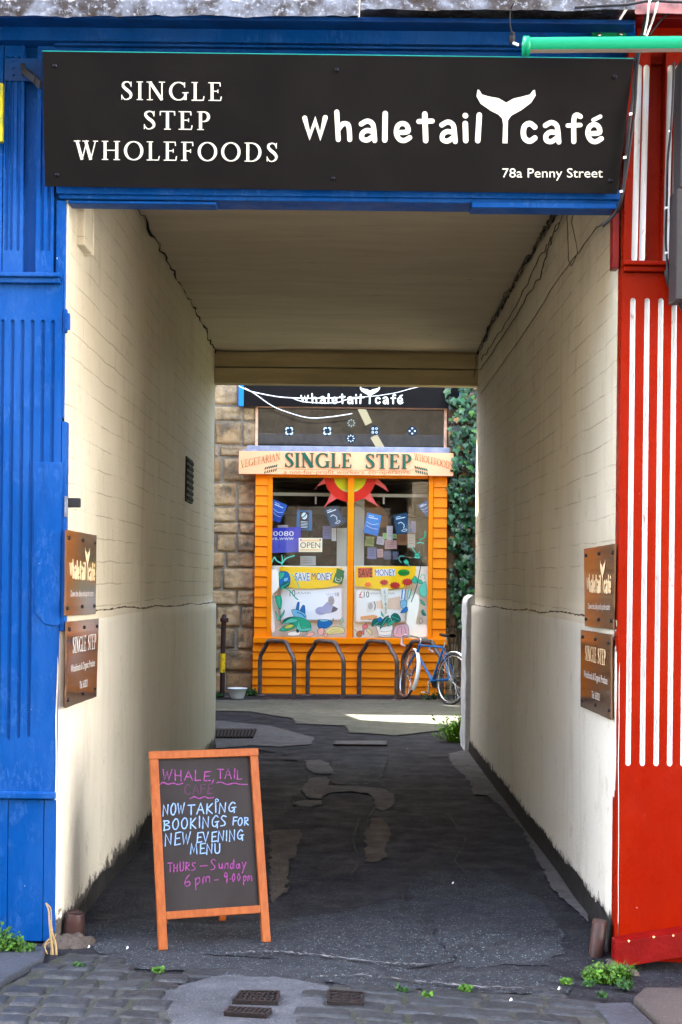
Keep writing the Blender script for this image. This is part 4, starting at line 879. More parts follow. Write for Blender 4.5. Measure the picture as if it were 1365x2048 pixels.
# ================================================================== small things on the ground
def cover(corners, label, ribs, ang=0):
    P = [ong(x, y) for x, y in corners]; P = [Vector((p.x, p.y, gz(p.x, p.y)+.013)) for p in P]
    th = thing("drain_cover", label, "drain cover", tuple((P[0]+P[2])/2), "iron covers set in the street")
    mb = MB(); mb.prism(P, (0, 0, -.02)); mb.build("lid", m_iron, th, bevel=.003)
    c = sum(P, Vector())/4; mb = MB()
    for i in range(4):
        a, b = P[i], P[(i+1) % 4]; mb.bar(a.lerp(c, .06)+Vector((0, 0, .003)), b.lerp(c, .06)+Vector((0, 0, .003)), .010, .008)
    mb.build("frame", m_iron, th)
    mb = MB(); rnd = random.Random(ribs)
    for i in range(ribs):
        for j in range(3):
            u0, u1 = (i+.15)/ribs, (i+.75)/ribs; v = (j+.5)/3+rnd.uniform(-.05, .05)
            g = lambda u, v: P[3].lerp(P[2], u).lerp(P[0].lerp(P[1], u), v)
            mb.bar(g(u0*.86+.07, v*.8+.0)+Vector((0, 0, .003)), g(u1*.86+.07, v*.8+.18)+Vector((0, 0, .003)), .008, .008)
    mb.build("tread_ribs", m_iron, th)
cover([(480, 1990), (561, 1991), (556, 2013), (464, 2010)], "larger ribbed iron cover in the pale concrete, nearer the chalkboard", 7)
cover([(458, 2022), (545, 2027), (533, 2039), (447, 2034)], "slim ribbed iron cover at the bottom edge of the photo", 8)
cover([(655, 1986), (730, 1986), (728, 2010), (655, 2011)], "square iron stop-tap cover at the edge of the cobbles", 3)
# far drain grate and manhole
P = [ong(x, y) for x, y in ((405, 1461), (514, 1461), (507, 1478), (405, 1478))]
dg = thing("drain_grate", "black slotted drain grate in the courtyard by the passage's left corner", "drain", tuple(P[3]))
mb = MB(); mb.prism([p+Vector((0, 0, .006)) for p in P], (0, 0, .006)); mb.build("tray", m_darkgap, dg)
mb = MB()
for i in range(15): a = P[3].lerp(P[2], (i+.5)/15); b = P[0].lerp(P[1], (i+.5)/15); mb.bar(a+Vector((0, 0, .018)), b+Vector((0, 0, .018)), .02, .014)
mb.build("grate_bars", m_iron, dg)
P = [ong(x, y) for x, y in ((672, 1483), (774, 1483), (774, 1492), (668, 1491))]; mh = thing("manhole_cover", "faint rectangular manhole cover in the dark tarmac beyond the passage", "manhole cover", tuple(P[3]))
mb = MB(); mb.prism([p+Vector((0, 0, .012)) for p in P], (0, 0, -.02)); mb.build("lid", m_patch, mh, bevel=.002)
mb = MB(); c = sum(P, Vector())/4
for i in range(4): mb.bar(P[i]+Vector((0, 0, .010)), P[(i+1) % 4]+Vector((0, 0, .010)), .014, .010)
mb.build("frame", m_iron, mh)
# cut-off posts
b = ong(1187, 1912, -.05); mb = MB(); a = at(1200, 1842, b.y-.01); r = .033
mb.lathe([(r+.004, -.03), (r, .0), (r, (a-b).length), (r-.006, (a-b).length+.001)], b+Vector((.012, 0, 0)), (a-b+Vector((-.012, 0, 0))), 18); 
st = mb.build("post_stub", m_browndk); solo(st, "cut-off rusty steel post stub beside the red pilaster's foot", "post stub")
mb = MB(); b = Vector((-1.165, 6.36, .0)); mb.lathe([(.05, -.02), (.046, .06), (.040, .10), (.036, .105), (.03, .09)], b+Vector((0, 0, .02)), (.1, -.1, 1), 14)
solo(mb.build("post_stub", m_browndk), "short dark brown stump at the foot of the left passage wall", "post stub")
mb = MB()
def rub(c, s, sd): mb.grid(lambda u, v: Vector(c)+Vector(((u-.5)*2*s, -abs(math.sin(u*math.pi))*s*.4*(v)+.0, lerp(-.03, .11, v)*(1-.6*abs(u-.5))+nz(u*4, v*4, sd)*.02)), 12, 8)
def heap(cx, cy, rx, ry, h, sd, mat, name):
    mb = MB(); mb.grid(lambda u, v: Vector((cx+(u-.5)*2*rx, cy+(v-.5)*2*ry, gz(cx+(u-.5)*2*rx, cy)-.01+max(0, h*(1-((u-.5)**2+(v-.5)**2)*4)+nz(u*6, v*6, sd)*.03))), 26, 20)
    return props(mb.build(name, mat, fix=False), kind='structure')
heap(-1.17, 6.30, .12, .09, .05, 3, m_patchbr, "crumbled_mortar"); heap(1.24, 6.24, .09, .09, .03, 5, m_patchbr, "crumbled_mortar")

def tuft(name, c, n, h, spread, mat, label, cat="weed", seed=1, blade=.012, leafy=False, group=None):
    rnd = random.Random(seed); mb = MB(); c = Vector(c)
    for i in range(n):
        a = rnd.uniform(0, 6.28); r = spread*math.sqrt(rnd.random()); b = c+Vector((math.cos(a)*r, math.sin(a)*r*.6, 0)); b.z = c.z
        hh = h*rnd.uniform(.5, 1.1)*(1-.5*r/spread); tilt = Vector((math.cos(a)*rnd.uniform(.1, .8)+rnd.uniform(-.3, .3), math.sin(a)*.5+rnd.uniform(-.3, .3), 0))*hh
        if leafy and rnd.random() < .75:
            p = b+Vector((tilt.x*.7, tilt.y*.7, hh*rnd.uniform(.2, 1))); s = blade*rnd.uniform(.9, 2.0); nrm = Vector((rnd.uniform(-1, 1), rnd.uniform(-1, .3), rnd.uniform(.2, 1))).normalized()
            u = nrm.cross(Vector((rnd.uniform(-1, 1), rnd.uniform(-1, 1), rnd.uniform(-1, 1)))).normalized()*s; w = nrm.cross(u)*.75
            mb.add([p-u, p-u*.3+w*.8, p+u*.5+w*.6, p+u*1.1, p+u*.5-w*.6, p-u*.3-w*.8, p+nrm*s*.15], [(0, 1, 6), (1, 2, 6), (2, 3, 6), (3, 4, 6), (4, 5, 6), (5, 0, 6)], 0, True)
        else:
            sd = Vector((-math.sin(a), math.cos(a), 0))*blade*.35*rnd.uniform(.6, 1.2); m1 = b+tilt*.35+Vector((0, 0, hh*.6)); e = b+tilt+Vector((0, 0, hh*rnd.uniform(.7, 1)))
            mb.add([b-sd, b+sd, m1+sd*.8, e, m1-sd*.8], [(0, 1, 2, 4), (4, 2, 3)], 0, True)
    return solo(mb.build(name, mat, fix=False), label, cat, group)
g0 = ong(1212, 1958, -.07); g0.z = gz(g0.x, g0.y)
tuft("weed_clump", g0+Vector((0, 0, 0)), 520, .10, .085, m_grass, "bright green weed clump below the red pilaster's plinth", seed=4, leafy=True, blade=.0062)
g0 = ong(1240, 1958, -.07); g0.z = gz(g0.x, g0.y); tuft("grass_tuft", g0, 260, .11, .05, m_grass, "spiky grass tuft touching the red plinth's lower edge", "grass", seed=5)
g0 = ong(1250, 1975, -.07); g0.z = gz(g0.x, g0.y)+.01; tuft("weed_clump", g0, 110, .05, .03, m_moss, "small dark weed right of the clump at the red plinth", seed=6, leafy=True, blade=.007)
tuft("weed_clump", ong(0, 1908)+Vector((0, 0, .02)), 520, .11, .085, m_grass, "leafy green weed at the left edge by the blue pilaster's base", seed=7, leafy=True, blade=.0062)
tuft("weed_clump", ong(45, 1912)+Vector((0, 0, .02)), 120, .05, .05, m_grass, "low sprawl of weed right of the left edge clump", seed=17, leafy=True, blade=.007)
for k, (x, y, n, s, lab) in enumerate(((1132, 1970, 90, .022, "small weed among the cobbles left of the red plinth"), (805, 1987, 60, .016, "single green sprig between the cobbles at centre"), (932, 1985, 80, .022, "yellowish weed between the cobbles right of centre"), (1205, 1998, 45, .014, "tiny weed in the cobbles below the red plinth"), (853, 1998, 40, .014, "dark sprig in a cobble joint right of the stop-tap cover"), (160, 1938, 60, .02, "small weed in the cobbles beside the dead twig"), (318, 1948, 50, .02, "small moss tuft in the cobbles left of the chalkboard"), (1178, 1974, 50, .018, "low weed between kerb and cobbles on the right"))):
    g0 = ong(x, y, gz(*ong(x, y).xy)); g0.z += .006; tuft("cobble_weed", g0, n, .035, s, m_grass if k % 2 == 0 else m_moss, lab, seed=20+k, leafy=True, blade=.006, group="weeds between the cobbles")
tw = thing("dead_weed", "dry straw coloured dead weed standing by the blue pilaster's foot", "dead plant", tuple(ong(105, 1912)))
Yt = 6.12; mb = MB()
for L, r in (([(107, 1918), (103, 1880), (100, 1850), (98, 1822), (92, 1806)], .006), ([(113, 1916), (112, 1890), (104, 1862), (101, 1840)], .006), ([(100, 1925), (104, 1895), (112, 1868)], .004), ([(95, 1908), (90, 1893), (97, 1880), (103, 1878)], .004), ([(92, 1806), (101, 1815), (103, 1828), (104, 1850), (106, 1862)], .003), ([(88, 1900), (92, 1890), (100, 1884)], .003)):
    P = [tuple(at(x, y, Yt)) for x, y in L]; P = catmull(P, 4); mb.tube(P, [r*lerp(1, .5, i/len(P)) for i in range(len(P))], 6)
mb.build("stem", m_straw, tw)
rnd = random.Random(5)
for k, (x, y, lab) in enumerate(((178, 1906, "white paper scrap at the foot of the left wall"), (255, 1908, "small white scrap on the tarmac left of the chalkboard"), (1188, 1899, "pale paper scrap beside the post stub"), (906, 1776, "small pale chip on the dark passage floor"), (1118, 1990, "white scrap on the right hand cobbles"), (1022, 2013, "pale cigarette end in a cobble joint right of centre"), (815, 1486+17, "white scrap on the tarmac just beyond the passage"))):
    p = ong(x, y, gz(*ong(x, y).xy)); p.z += .022; mb = MB(); s = rnd.uniform(.003, .006)
    mb.add([p+Vector((-s, -s, 0)), p+Vector((s, -s*.6, .004)), p+Vector((s*.7, s, .010)), p+Vector((-s*.8, s*.7, .002)), p+Vector((0, 0, .012))], [(0, 1, 4), (1, 2, 4), (2, 3, 4), (3, 0, 4)]); solo(mb.build("litter_scrap", m_litter, fix=False), lab, "litter", "scraps of litter")

# ================================================================== COURTYARD: the shop
YS, YB, YG = 20.0, 19.76, 19.82
shop = thing("wholefood_shop", "stone building with an orange boarded shopfront at the far end", "building", (0, YS, 0))
sx_ = lambda px, py=1150, Y=YB: at(px, py, Y).x
sz_ = lambda py, px=700, Y=YB: at(px, py, Y).z
def masonry(X0, X1, Z0, Z1, seed, quoin=None):
    rnd = random.Random(seed); mb = MB(); mb.box(X0, X1, YS+.03, YS+.25, Z0, Z1, 1); z = Z0
    while z < Z1-.02:
        h = rnd.choice([.22, .34, .31, .26, .36]); h = min(h, Z1-z); x = X0-rnd.uniform(0, .2)
        if rnd.random() < .15: h = .16
        while x < X1-.02:
            w = rnd.uniform(.25, .62); a, b = max(x, X0), min(x+w, X1)
            if quoin and X1-b < .14: b = X1
            pr = rnd.uniform(-.018, .02); sd = rnd.uniform(0, 50)
            def fn(u, v, a=a, b=b, z=z, h=h, pr=pr, sd=sd):
                e = max(abs(2*u-1), abs(2*v-1)); d = pr+.020*(1-e**9)+nz(u*3.2*(b-a)/.3, v*3.2, sd, 1)*.020+nz(u*9*(b-a)/.3, v*9, sd, 1)*.008-(.045 if e > .999 else 0)
                return Vector((lerp(a+.009, b-.009, u)+nz(v*3, sd, 0)*.006, YS-d, lerp(z+.008, z+h-.008, v)+nz(u*3, sd, 4)*.006))
            if b-a > .04: mb.grid(fn, 16, 12)
            x = b if b == X1 else x+w
        z += h
    return mb.build("stone_wall", [m_stone, m_mortar], shop, fix=False)
masonry(-3.2, sx_(511, 1150, YS), -.05, 4.9, 4, True); masonry(sx_(890, 1150, YS), 3.4, -.05, 4.9, 9)
mb = MB(); mb.box(-3.2, 3.4, YS+.05, YS+.3, 4.9, 13.0); mb.box(-3.2, 3.4, YS+3.3, YS+3.5, -.1, 13.0); mb.box(-3.2, -3.0, YS+.3, YS+3.3, -.1, 13.0); mb.box(3.2, 3.4, YS+.3, YS+3.3, -.1, 13.0)
mb.build("upper_wall", m_plain, shop)
mb = MB(); mb.box(-3.4, 3.6, YS-.1, YS+3.6, 13.0, 13.15); mb.build("roof", m_roof, shop)
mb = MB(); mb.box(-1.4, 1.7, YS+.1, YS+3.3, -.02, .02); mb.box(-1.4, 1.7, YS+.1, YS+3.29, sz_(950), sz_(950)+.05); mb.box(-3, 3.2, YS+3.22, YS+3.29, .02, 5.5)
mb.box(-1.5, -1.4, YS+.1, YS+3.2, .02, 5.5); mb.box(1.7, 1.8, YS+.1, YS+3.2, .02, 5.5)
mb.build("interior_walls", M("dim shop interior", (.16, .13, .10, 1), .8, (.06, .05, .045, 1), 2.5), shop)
# orange shopfront
sf_ = bpy.data.objects.new("shopfront", None); col.objects.link(sf_); sf_.parent = shop; sf_['label'] = "orange boarded shopfront with two panes"
def lap(mb, x0, x1, y0, y1, n, Y):
    for i in range(n):
        a, b = lerp(y0, y1, i/n), lerp(y0, y1, (i+1)/n); X0, X1 = sx_(x0), sx_(x1); zt_, zb_ = sz_(a), sz_(b)
        mb.prism([(X0, Y+.004, zt_), (X0, Y-.020, zb_+.008), (X0, Y-.012, zb_), (X0, Y+.03, zb_), (X0, Y+.03, zt_)], (X1-X0, 0, 0))
mb = MB(); lap(mb, 510, 534.5, 953, 1277, 16, YB); mb.build("side_cladding", m_orange, sf_); mb = MB(); lap(mb, 866, 893, 953, 1277, 16, YB); mb.build("side_cladding", m_orange, sf_)
mb = MB(); lap(mb, 508, 893, 1289, 1389, 6, YB); mb.build("lower_cladding", m_orange, sf_)
mb = MB(); mb.pbox(534.6, 950, 544, 1277, YB-.022, .1); mb.pbox(857, 950, 865.8, 1277, YB-.022, .1); mb.pbox(544.1, 950, 856.9, 956, YB-.02, .1); mb.pbox(695, 956.1, 707.5, 1276, YB-.018, .08); mb.build("window_frame", m_orange, sf_, bevel=.004)
mb = MB(); mb.pbox(507, 1276, 896, 1288, YB-.07, .16); mb.build("sill", m_orange, sf_, bevel=.008)
mb = MB(); mb.box(sx_(511), sx_(534), YB+.03, YS+.03, 0, sz_(950)); mb.box(sx_(867), sx_(892), YB+.03, YS+.03, 0, sz_(950)); mb.box(sx_(534.1), sx_(866.9), YB+.03, YS+.03, 0, sz_(1285)); mb.box(sx_(511), sx_(892), YB+.0, YS+.1, sz_(948), sz_(905)); mb.build("carcass", m_orange, sf_)
for a, b in ((544, 695), (707.5, 857)):
    mb = MB(); mb.pbox(a, 956, b, 1276, YG, .004); mb.build("pane", m_glass, sf_)
mb = MB(); mb.box(sx_(505), sx_(897), YB-.05, YB+.02, -.02, sz_(1389)); mb.build("footing", m_conc, sf_, bevel=.01)
# upper window
uw = bpy.data.objects.new("upper_window", None); col.objects.link(uw); uw.parent = shop
YU = YS-.02
mb = MB(); mb.pbox(511, 814, 516, 896, YU-.03, .12); mb.pbox(889, 814, 894.5, 896, YU-.03, .12); mb.pbox(511, 812, 894, 816, YU-.03, .12); mb.build("frame", m_peachf, uw, bevel=.004)
mb = MB(); mb.pbox(516, 814, 889, 894, YU+.02, .004); mb.build("pane", m_glass, uw)
mb = MB(); mb.pbox(494, 893, 900, 904.5, YS-.30, .35); mb.pbox(484, 899, 514, 903, YS-.31, .3); mb.build("sill", m_slate, uw, bevel=.006, label="grey slate sill")
mb = MB(); mb.pbox(480, 740, 930, 814, YS-.0, .05); mb.build("lintel", m_plain, uw)
# decals in the upper window
dm = planemap((0, YU+.018, 0), (0, -1, 0)); inkd, inkw, inkt = flatc(20, 35, 50), flatc(205, 222, 232), flatc(150, 160, 150)
for k, (x, y, r, lab) in enumerate(((579, 862, 10, "leftmost round decal, four curved pale blades"), (655, 862, 10, "round decal with a pale pinwheel, second from left"), (703, 846, 10, "faint round decal above the pale ringed one"), (702, 877, 9.5, "lowest round decal with a pale toothed ring"), (750, 861, 10, "round decal with four small pale loops"), (825, 862, 10, "rightmost round decal with four pale squares"))):
    f = Flat(.0008, .001); f.ell(x, y, r, r, 0 if k != 2 else 3, 22)
    for j in range(4 if k != 3 and k != 2 else 8):
        a = R(45 if k != 5 else 0)+j*2*math.pi/(4 if k not in (2, 3) else 8); rr = r*.52
        cx, cy = x+rr*math.cos(a), y+rr*math.sin(a)
        if k in (0, 1): f.stroke([(cx+2.8*math.cos(a+t), cy+2.8*math.sin(a+t)) for t in (-1.2, -.3, .6, 1.5)], 2.6, 1, True, 2)
        elif k == 4: f.stroke([(cx+2*math.cos(t), cy+2*math.sin(t)) for t in (0, 1.3, 2.6, 3.9, 5.2, 6.28)], 1.1, 1, False, 2)
        elif k == 5: f.rect(cx-1.6, cy-1.6, cx+1.6, cy+1.6, 1)
        else: f.ell(x+r*.62*math.cos(a), y+r*.62*math.sin(a), 1.8, 1.2, 2 if k == 2 else 1, 8, a)
    if k in (3,): f.ell(x, y, r*.42, r*.42, 0, 12)
    solo(f.build("window_decal", [inkd, inkw, inkt, flatc(70, 66, 52)], dm), lab, "decal", "round decals in the upper window")
# glowing strips stand in for sunlight reflected in the upper window
ll = thing("glint_strips", "pale slanting strips standing in for sunlight reflected in the upper window", "reflection", tuple(at(740, 850, YS+1.2)))
t = NT("pale sun glint"); t.b.inputs['Emission Color'].default_value = (1, .9, .6, 1); t.b.inputs['Emission Strength'].default_value = .03; m_glint = t.done((.6, .52, .3, 1), .5)
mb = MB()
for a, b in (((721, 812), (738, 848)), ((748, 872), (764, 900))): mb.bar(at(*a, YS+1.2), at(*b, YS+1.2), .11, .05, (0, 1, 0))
mb.build("tube", m_glint, ll)
mb = MB(); mb.bar(at(718, 806, YS+1.24), at(766, 908, YS+1.24), .05, .03, (0, 1, 0)); mb.build("casing", m_browndk, ll)  # dark bar behind the two reflection strips

# the café's second sign
s2 = thing("shop_sign", "smaller black café sign with white lettering at the far end of the passage", "sign", tuple(at(700, 813, YS-.16)))
mb = MB(); mb.pbox(488, 750, 919, 814, YS-.17, .03); mb.build("board", m_sign, s2, bevel=.003)
mb = MB(); mb.pbox(478, 752, 487.9, 812, YS-.18, .1); mb.pbox(919.1, 752, 931, 816, YS-.18, .1); mb.build("end_post", m_skyblue, s2, bevel=.003)
f = Flat(.0003, .001); cafe(f, (601, 773, 808, 808)); f.build("lettering", m_letter, planemap((0, YS-.17, 0), (0, -1, 0)), s2, label="café name with whale tail emblem")
# peach sign
s3 = thing("shop_sign", "peach sign board with dark green serif lettering over the orange shopfront", "sign", tuple(at(690, 950, YB-.1)))
YP = YB-.16
mb = MB(); mb.pbox(478, 904, 907.5, 950, YP, .05); mb.build("board", m_peach, s3, bevel=.004)
pm = planemap((0, YP, 0), (0, -1, 0))
f = Flat(.0004, .001)
for mi, dx, dy in ((1, 1.2, .5), (0, 0, 0)):
    serif(f, "SINGLE", 570+dx, 704+dx, 934.5+dy, 29, mi, .09, -1, .011, 1.25); serif(f, "STEP", 731+dx, 823+dx, 937+dy, 29, mi, .09, -1, .011, 1.25)
f.build("lettering", [m_dkgreen, m_ltorange], pm, s3, label="large dark green shop name")
f = Flat(.0004, .001); serif(f, "VEGETARIAN", 482, 561, 936, 15, 0, .06, -1, -.2, .9); f.build("lettering", m_ltorange, pm, s3, label="slanting ochre word at left")
f = Flat(.0004, .001); serif(f, "WHOLEFOODS", 829, 905, 920, 14, 0, .06, -1, .24, .9); f.build("lettering", m_ltorange, pm, s3, label="slanting ochre word at right")
f = Flat(.0004, .001); bfont(f, "a not-for-profit workers' co-operative", (568, 940, 820, 950.2)); f.stroke([(555, 937), (600, 939), (820, 942), (835, 936)], .7, 0, False); f.stroke([(480, 938), (520, 922), (562, 908)], .5); f.stroke([(823, 918), (870, 926), (905, 940)], .5); f.build("lettering", m_ltorange, pm, s3, label="ochre strapline")
f = Flat(.0004, .001)
for sgn, cx, cy in ((1, 541, 938), (-1, 844, 941)):
    for i in range(6):
        x = cx+sgn*(i-2.5)*4.4; y = cy-(i-2.5)*1.0
        f.ell(x+sgn*1.5, y-4, 3.6, 1.5, 0, 10, sgn*-1.0); f.ell(x+sgn*.5, y+4, 3.4, 1.4, 0, 10, sgn*-1.3)
f.build("leaf_sprig", m_dkgreen, pm, s3)

# ---- what hangs and stands in the window
def sheet(name, pts_layers, mats, Y, label, cat, group=None, dh=.001):
    f = Flat(dh, .001)
    for fn in pts_layers: fn(f)
    return solo(f.build(name, mats, planemap((0, Y, 0), (0, -1, 0))), label, cat, group)
GR, GD, BL, WH, YE, RD, BK = flatc(40, 160, 120), flatc(10, 95, 85), flatc(30, 105, 170), flatc(222, 222, 210), flatc(250, 200, 0), flatc(205, 70, 50), flatc(30, 28, 30)
# pale backing boards behind the lower half of the panes
for a, b, lab in ((544, 694, "pale backing board behind the left pane's lower half"), (708, 857, "pale backing board behind the right pane's lower half")):
    mb = MB(); mb.pbox(a, 1132, b, 1277, YG+.19, .012); solo(mb.build("backing_board", flatc(245, 243, 226)), lab, "board", "backing boards in the shop window")
zl = lambda L: [(540+x/8.53, 1110+y/8.53) for x, y in L]
zr = lambda L: [(700+x/8.53, 1110+y/8.53) for x, y in L]
YPo = YG+.12
# left and right bank-note style posters
def note(f, z, x0, y0, x1, y1):
    f.poly(z([(x0, y0), (x1, y0), (x1, y1), (x0, y1)]), 0)
    f.stroke(z([(x0+10, y0+10), (x1-10, y0+10), (x1-10, y1-10), (x0+10, y1-10), (x0+10, y0+10)]), .5, 1, False)
def pl(f):
    note(f, zl, 180, 560, 1235, 1110)
    a, b, c, d = zl([(340, 595), (435, 705), (1125, 640), (1178, 705)])[0:4]
    bfont(f, "10", (*a, *b), 2); bfont(f, "10", (*c, *d), 3)
    f.ell(*zl([(880, 950)])[0], 12, 8, 6); f.poly(zl([(880, 900), (980, 800), (1060, 840), (1090, 880), (1165, 915), (1140, 950), (1040, 985), (930, 1000), (890, 960)]), 6); f.poly(zl([(1090, 870), (1165, 915), (1130, 955), (1050, 985), (1070, 900)]), 7)
    f.ell(*zl([(1050, 780)])[0], 6.2, 9, 5, 16); f.stroke(zl([(1035, 770), (1045, 768)]), .8, 7); f.stroke(zl([(1070, 770), (1085, 768)]), .8, 7); f.stroke(zl([(1055, 825), (1075, 822)]), .7, 7); f.stroke(zl([(1000, 730), (1030, 708), (1080, 708)]), 1, 6)
    for x in (985, 1010, 1040, 1070, 1095): f.stroke(zl([(x, 690), (lerp(x, 1040, -.35), 650)]), .6, 1)
    for i in range(9): f.stroke(zl([(450+i*28, 650+8*math.sin(i*2)), (465+i*28, 640+10*math.cos(i*3)), (470+i*28, 660)]), .8, 1, True, 3)
sheet("money_poster", [pl], [flatc(250, 248, 252), flatc(170, 170, 178), flatc(20, 70, 100), flatc(40, 60, 60), BK, flatc(172, 158, 160), flatc(168, 168, 205), flatc(84, 82, 96)], YPo, "grey ten note poster with a crowned grey bust in the left pane", "poster")
def pr(f):
    note(f, zr, 95, 585, 960, 1140)
    a, b = zr([(160, 620), (222, 728)]); bfont(f, "£", (*a, *b), 2); a, b = zr([(240, 620), (332, 726)]); bfont(f, "10", (*a, *b), 3)
    f.poly(zr([(450, 790), (860, 700), (870, 930), (460, 910)]), 4)
    f.poly(zr([(300, 810), (420, 780), (430, 960), (290, 970)]), 5); f.ell(*zr([(352, 870)])[0], 5, 7, 6, 14); f.stroke(zr([(420, 800), (436, 860), (425, 930)]), 2, 7)
    f.poly(zr([(180, 1050), (400, 1020), (480, 1040), (440, 1090), (185, 1100)]), 8)
    for i in range(14): f.stroke(zr([(350+i*30, 660+10*math.sin(i*2.2)), (362+i*30, 640), (375+i*30, 668)]), .8, 1, True, 3)
sheet("money_poster", [pr], [flatc(250, 247, 242), flatc(178, 170, 170), flatc(215, 70, 75), BK, flatc(238, 205, 180), flatc(232, 228, 222), flatc(186, 176, 172), flatc(110, 100, 104), flatc(235, 165, 105)], YPo, "ten pound poster with red pound sign in the right pane", "poster")
YBn = YG+.09
def bl_(f):
    f.poly(zl([(170, 200), (700, 205), (1240, 215), (1250, 300), (1235, 480), (1150, 520), (950, 560), (700, 575), (450, 570), (250, 540), (165, 490)]), 0)
    f.poly(zl([(425, 300), (690, 305), (690, 445), (460, 440)]), 1); f.poly(zl([(820, 310), (1075, 300), (1020, 425), (820, 430)]), 1)
    a = zl([(430, 305), (680, 440)]); bfont(f, "SAVE", (*a[0], *a[1]), 2); a = zl([(715, 305), (1075, 425)]); bfont(f, "MONEY", (*a[0], *a[1]), 3)
    f.poly(zl([(1145, 222), (1275, 270), (1262, 340), (1272, 350), (1230, 505), (1072, 465), (1120, 310), (1130, 305)]), 4)
    f.stroke(zl([(1130, 380), (1120, 425), (1150, 455), (1200, 455), (1225, 410), (1215, 380)]), 1.2, 1, True, 3); f.stroke(zl([(1150, 410), (1200, 415)]), 1, 1)
sheet("sale_banner", [bl_], [flatc(252, 200, 0), WH, flatc(60, 90, 175), flatc(62, 48, 130), flatc(10, 110, 60)], YBn, "yellow savings banner with white backed blue letters in the left pane", "banner", "yellow banners in the shop window")
def star(f, c, r1, r2, n, mi): f.poly([(c[0]+(r1 if i % 2 else r2)*math.cos(math.pi*i/n), c[1]+(r1 if i % 2 else r2)*.62*math.sin(math.pi*i/n)) for i in range(2*n)], mi)
def br2(f):
    f.poly(zr([(92, 195), (1120, 190), (1130, 260), (1090, 470), (900, 560), (620, 590), (380, 575), (200, 540), (90, 530)]), 0)
    f.poly(zr([(140, 220), (388, 215), (390, 380), (142, 388)]), 2); a = zr([(148, 235), (385, 378)]); bfont(f, "SAVE", (*a[0], *a[1]), 1)
    f.poly(zr([(428, 245), (778, 235), (782, 355), (430, 360)]), 3); a = zr([(430, 245), (775, 352)]); bfont(f, "MONEY", (*a[0], *a[1]), 4)
    f.ell(*zr([(920, 300)])[0], 12, 6.5, 5); 
    for i in range(6): f.stroke(zr([(850+i*27, 320), (862+i*27, 280), (870+i*27, 325)]), 1.3, 6)
    star(f, zr([(585, 465)])[0], 9.5, 7, 11, 7); star(f, zr([(770, 515)])[0], 11.5, 8.5, 12, 7); star(f, zr([(985, 460)])[0], 13, 9, 13, 7); star(f, zr([(310, 500)])[0], 7.5, 5.5, 7, 8)
sheet("sale_banner", [br2], [flatc(252, 200, 0), flatc(45, 25, 25), flatc(212, 74, 45), WH, flatc(60, 52, 170), flatc(20, 150, 50), flatc(8, 90, 40), flatc(186, 38, 40), flatc(250, 110, 30)], YBn, "yellow savings banner with red star bursts in the right pane", "banner", "yellow banners in the shop window")
def tag_(f):
    f.poly(zr([(535, 565), (655, 565), (650, 780), (625, 900), (600, 1080), (575, 1080), (575, 900), (545, 780)]), 0)
    for i, c in enumerate("BUY4LO"):
        x = 594+i*5; a = zr([(x-14, 605+i*68), (x+14, 660+i*68)]); bfont(f, c, (*a[0], *a[1]), 1 if i in (0, 1, 2) else 2)
sheet("price_tag", [tag_], [WH, flatc(30, 90, 140), flatc(40, 60, 80)], YG+.07, "white vertical tag lettered downwards in the right pane", "tag")
# OPEN sign
def op(f):
    f.rect(598, 1076, 645, 1104, 0); f.rect(601, 1079, 642, 1083, 2); bfont(f, "OPEN", (601, 1084.5, 641, 1096), 1); f.rect(601, 1098.5, 642, 1101, 2); f.ell(602, 1079.5, 1.6, 1.8, 3); f.ell(641, 1079.5, 1.6, 1.8, 1)
sheet("open_sign", [op], [flatc(245, 225, 190), flatc(80, 75, 88), flatc(235, 190, 140), flatc(70, 80, 180)], YG+.05, "cream OPEN sign hanging in the left pane", "sign")
def b0(f):
    f.poly([(544, 1056), (602, 1054), (602, 1072), (598, 1104), (544, 1106)], 0); f.poly([(544, 1080), (598, 1076), (598, 1104), (544, 1106)], 2); bfont(f, "0080", (547, 1062.5, 588, 1072), 1); bfont(f, "ve.www", (543.5, 1075, 588, 1080), 1)
sheet("phone_poster", [b0], [flatc(30, 40, 165), WH, flatc(72, 78, 178)], YG+.14, "deep blue poster with white numerals in the left pane", "poster")
# hanging blue leaflets
LG_ = "blue leaflets strung across the window"
def leaflet(c, cols, label, cup=False, logo=False):
    def g(f):
        f.poly(c, 0); q = lambda u, v: tuple(lerp(lerp(c[0][k], c[1][k], u), lerp(c[3][k], c[2][k], u), v) for k in (0, 1))
        if not logo and not cup: f.poly([q(0, .62), q(1, .55), q(1, 1), q(0, 1)], 2)
        if logo:
            f.poly([q(.22, .08), q(.78, .08), q(.78, .95), q(.22, .95)], 3); f.ell(*q(.5, .28), 5.6, 7, 1, 16); f.stroke([q(.36, .36), q(.5, .3), q(.62, .16)], 2.2, 3, True, 3); f.ell(*q(.56, .22), 1.2, 1.4, 3, 8)
            for i in range(5): f.poly([q(.28, .56+i*.075), q(.72, .56+i*.075), q(.72, .585+i*.075), q(.28, .585+i*.075)], 1)
        else:
            for i, (a, b) in enumerate(((.15, .5), (.15, .8))): f.stroke([q(a, .12+.09*i), q(b, .12+.09*i)], 2 if i else 1.2, 1, False)
        if cup: f.stroke([q(.25, .45), q(.45, .42), q(.6, .58), q(.52, .72)], 1.6, 1, True, 3); f.stroke([q(.35, .84), q(.6, .78), q(.7, .84), q(.5, .90), q(.35, .84)], 1.2, 1, True, 3)
        elif not logo: f.stroke([q(.1, .45), q(.5, .52), q(.9, .42)], .8, 1, True, 3); f.stroke([q(.1, .62), q(.5, .7), q(.9, .68)], .7, 1, True, 3)
    sheet("leaflet", [g], cols, YG+.16, label, "leaflet", LG_)
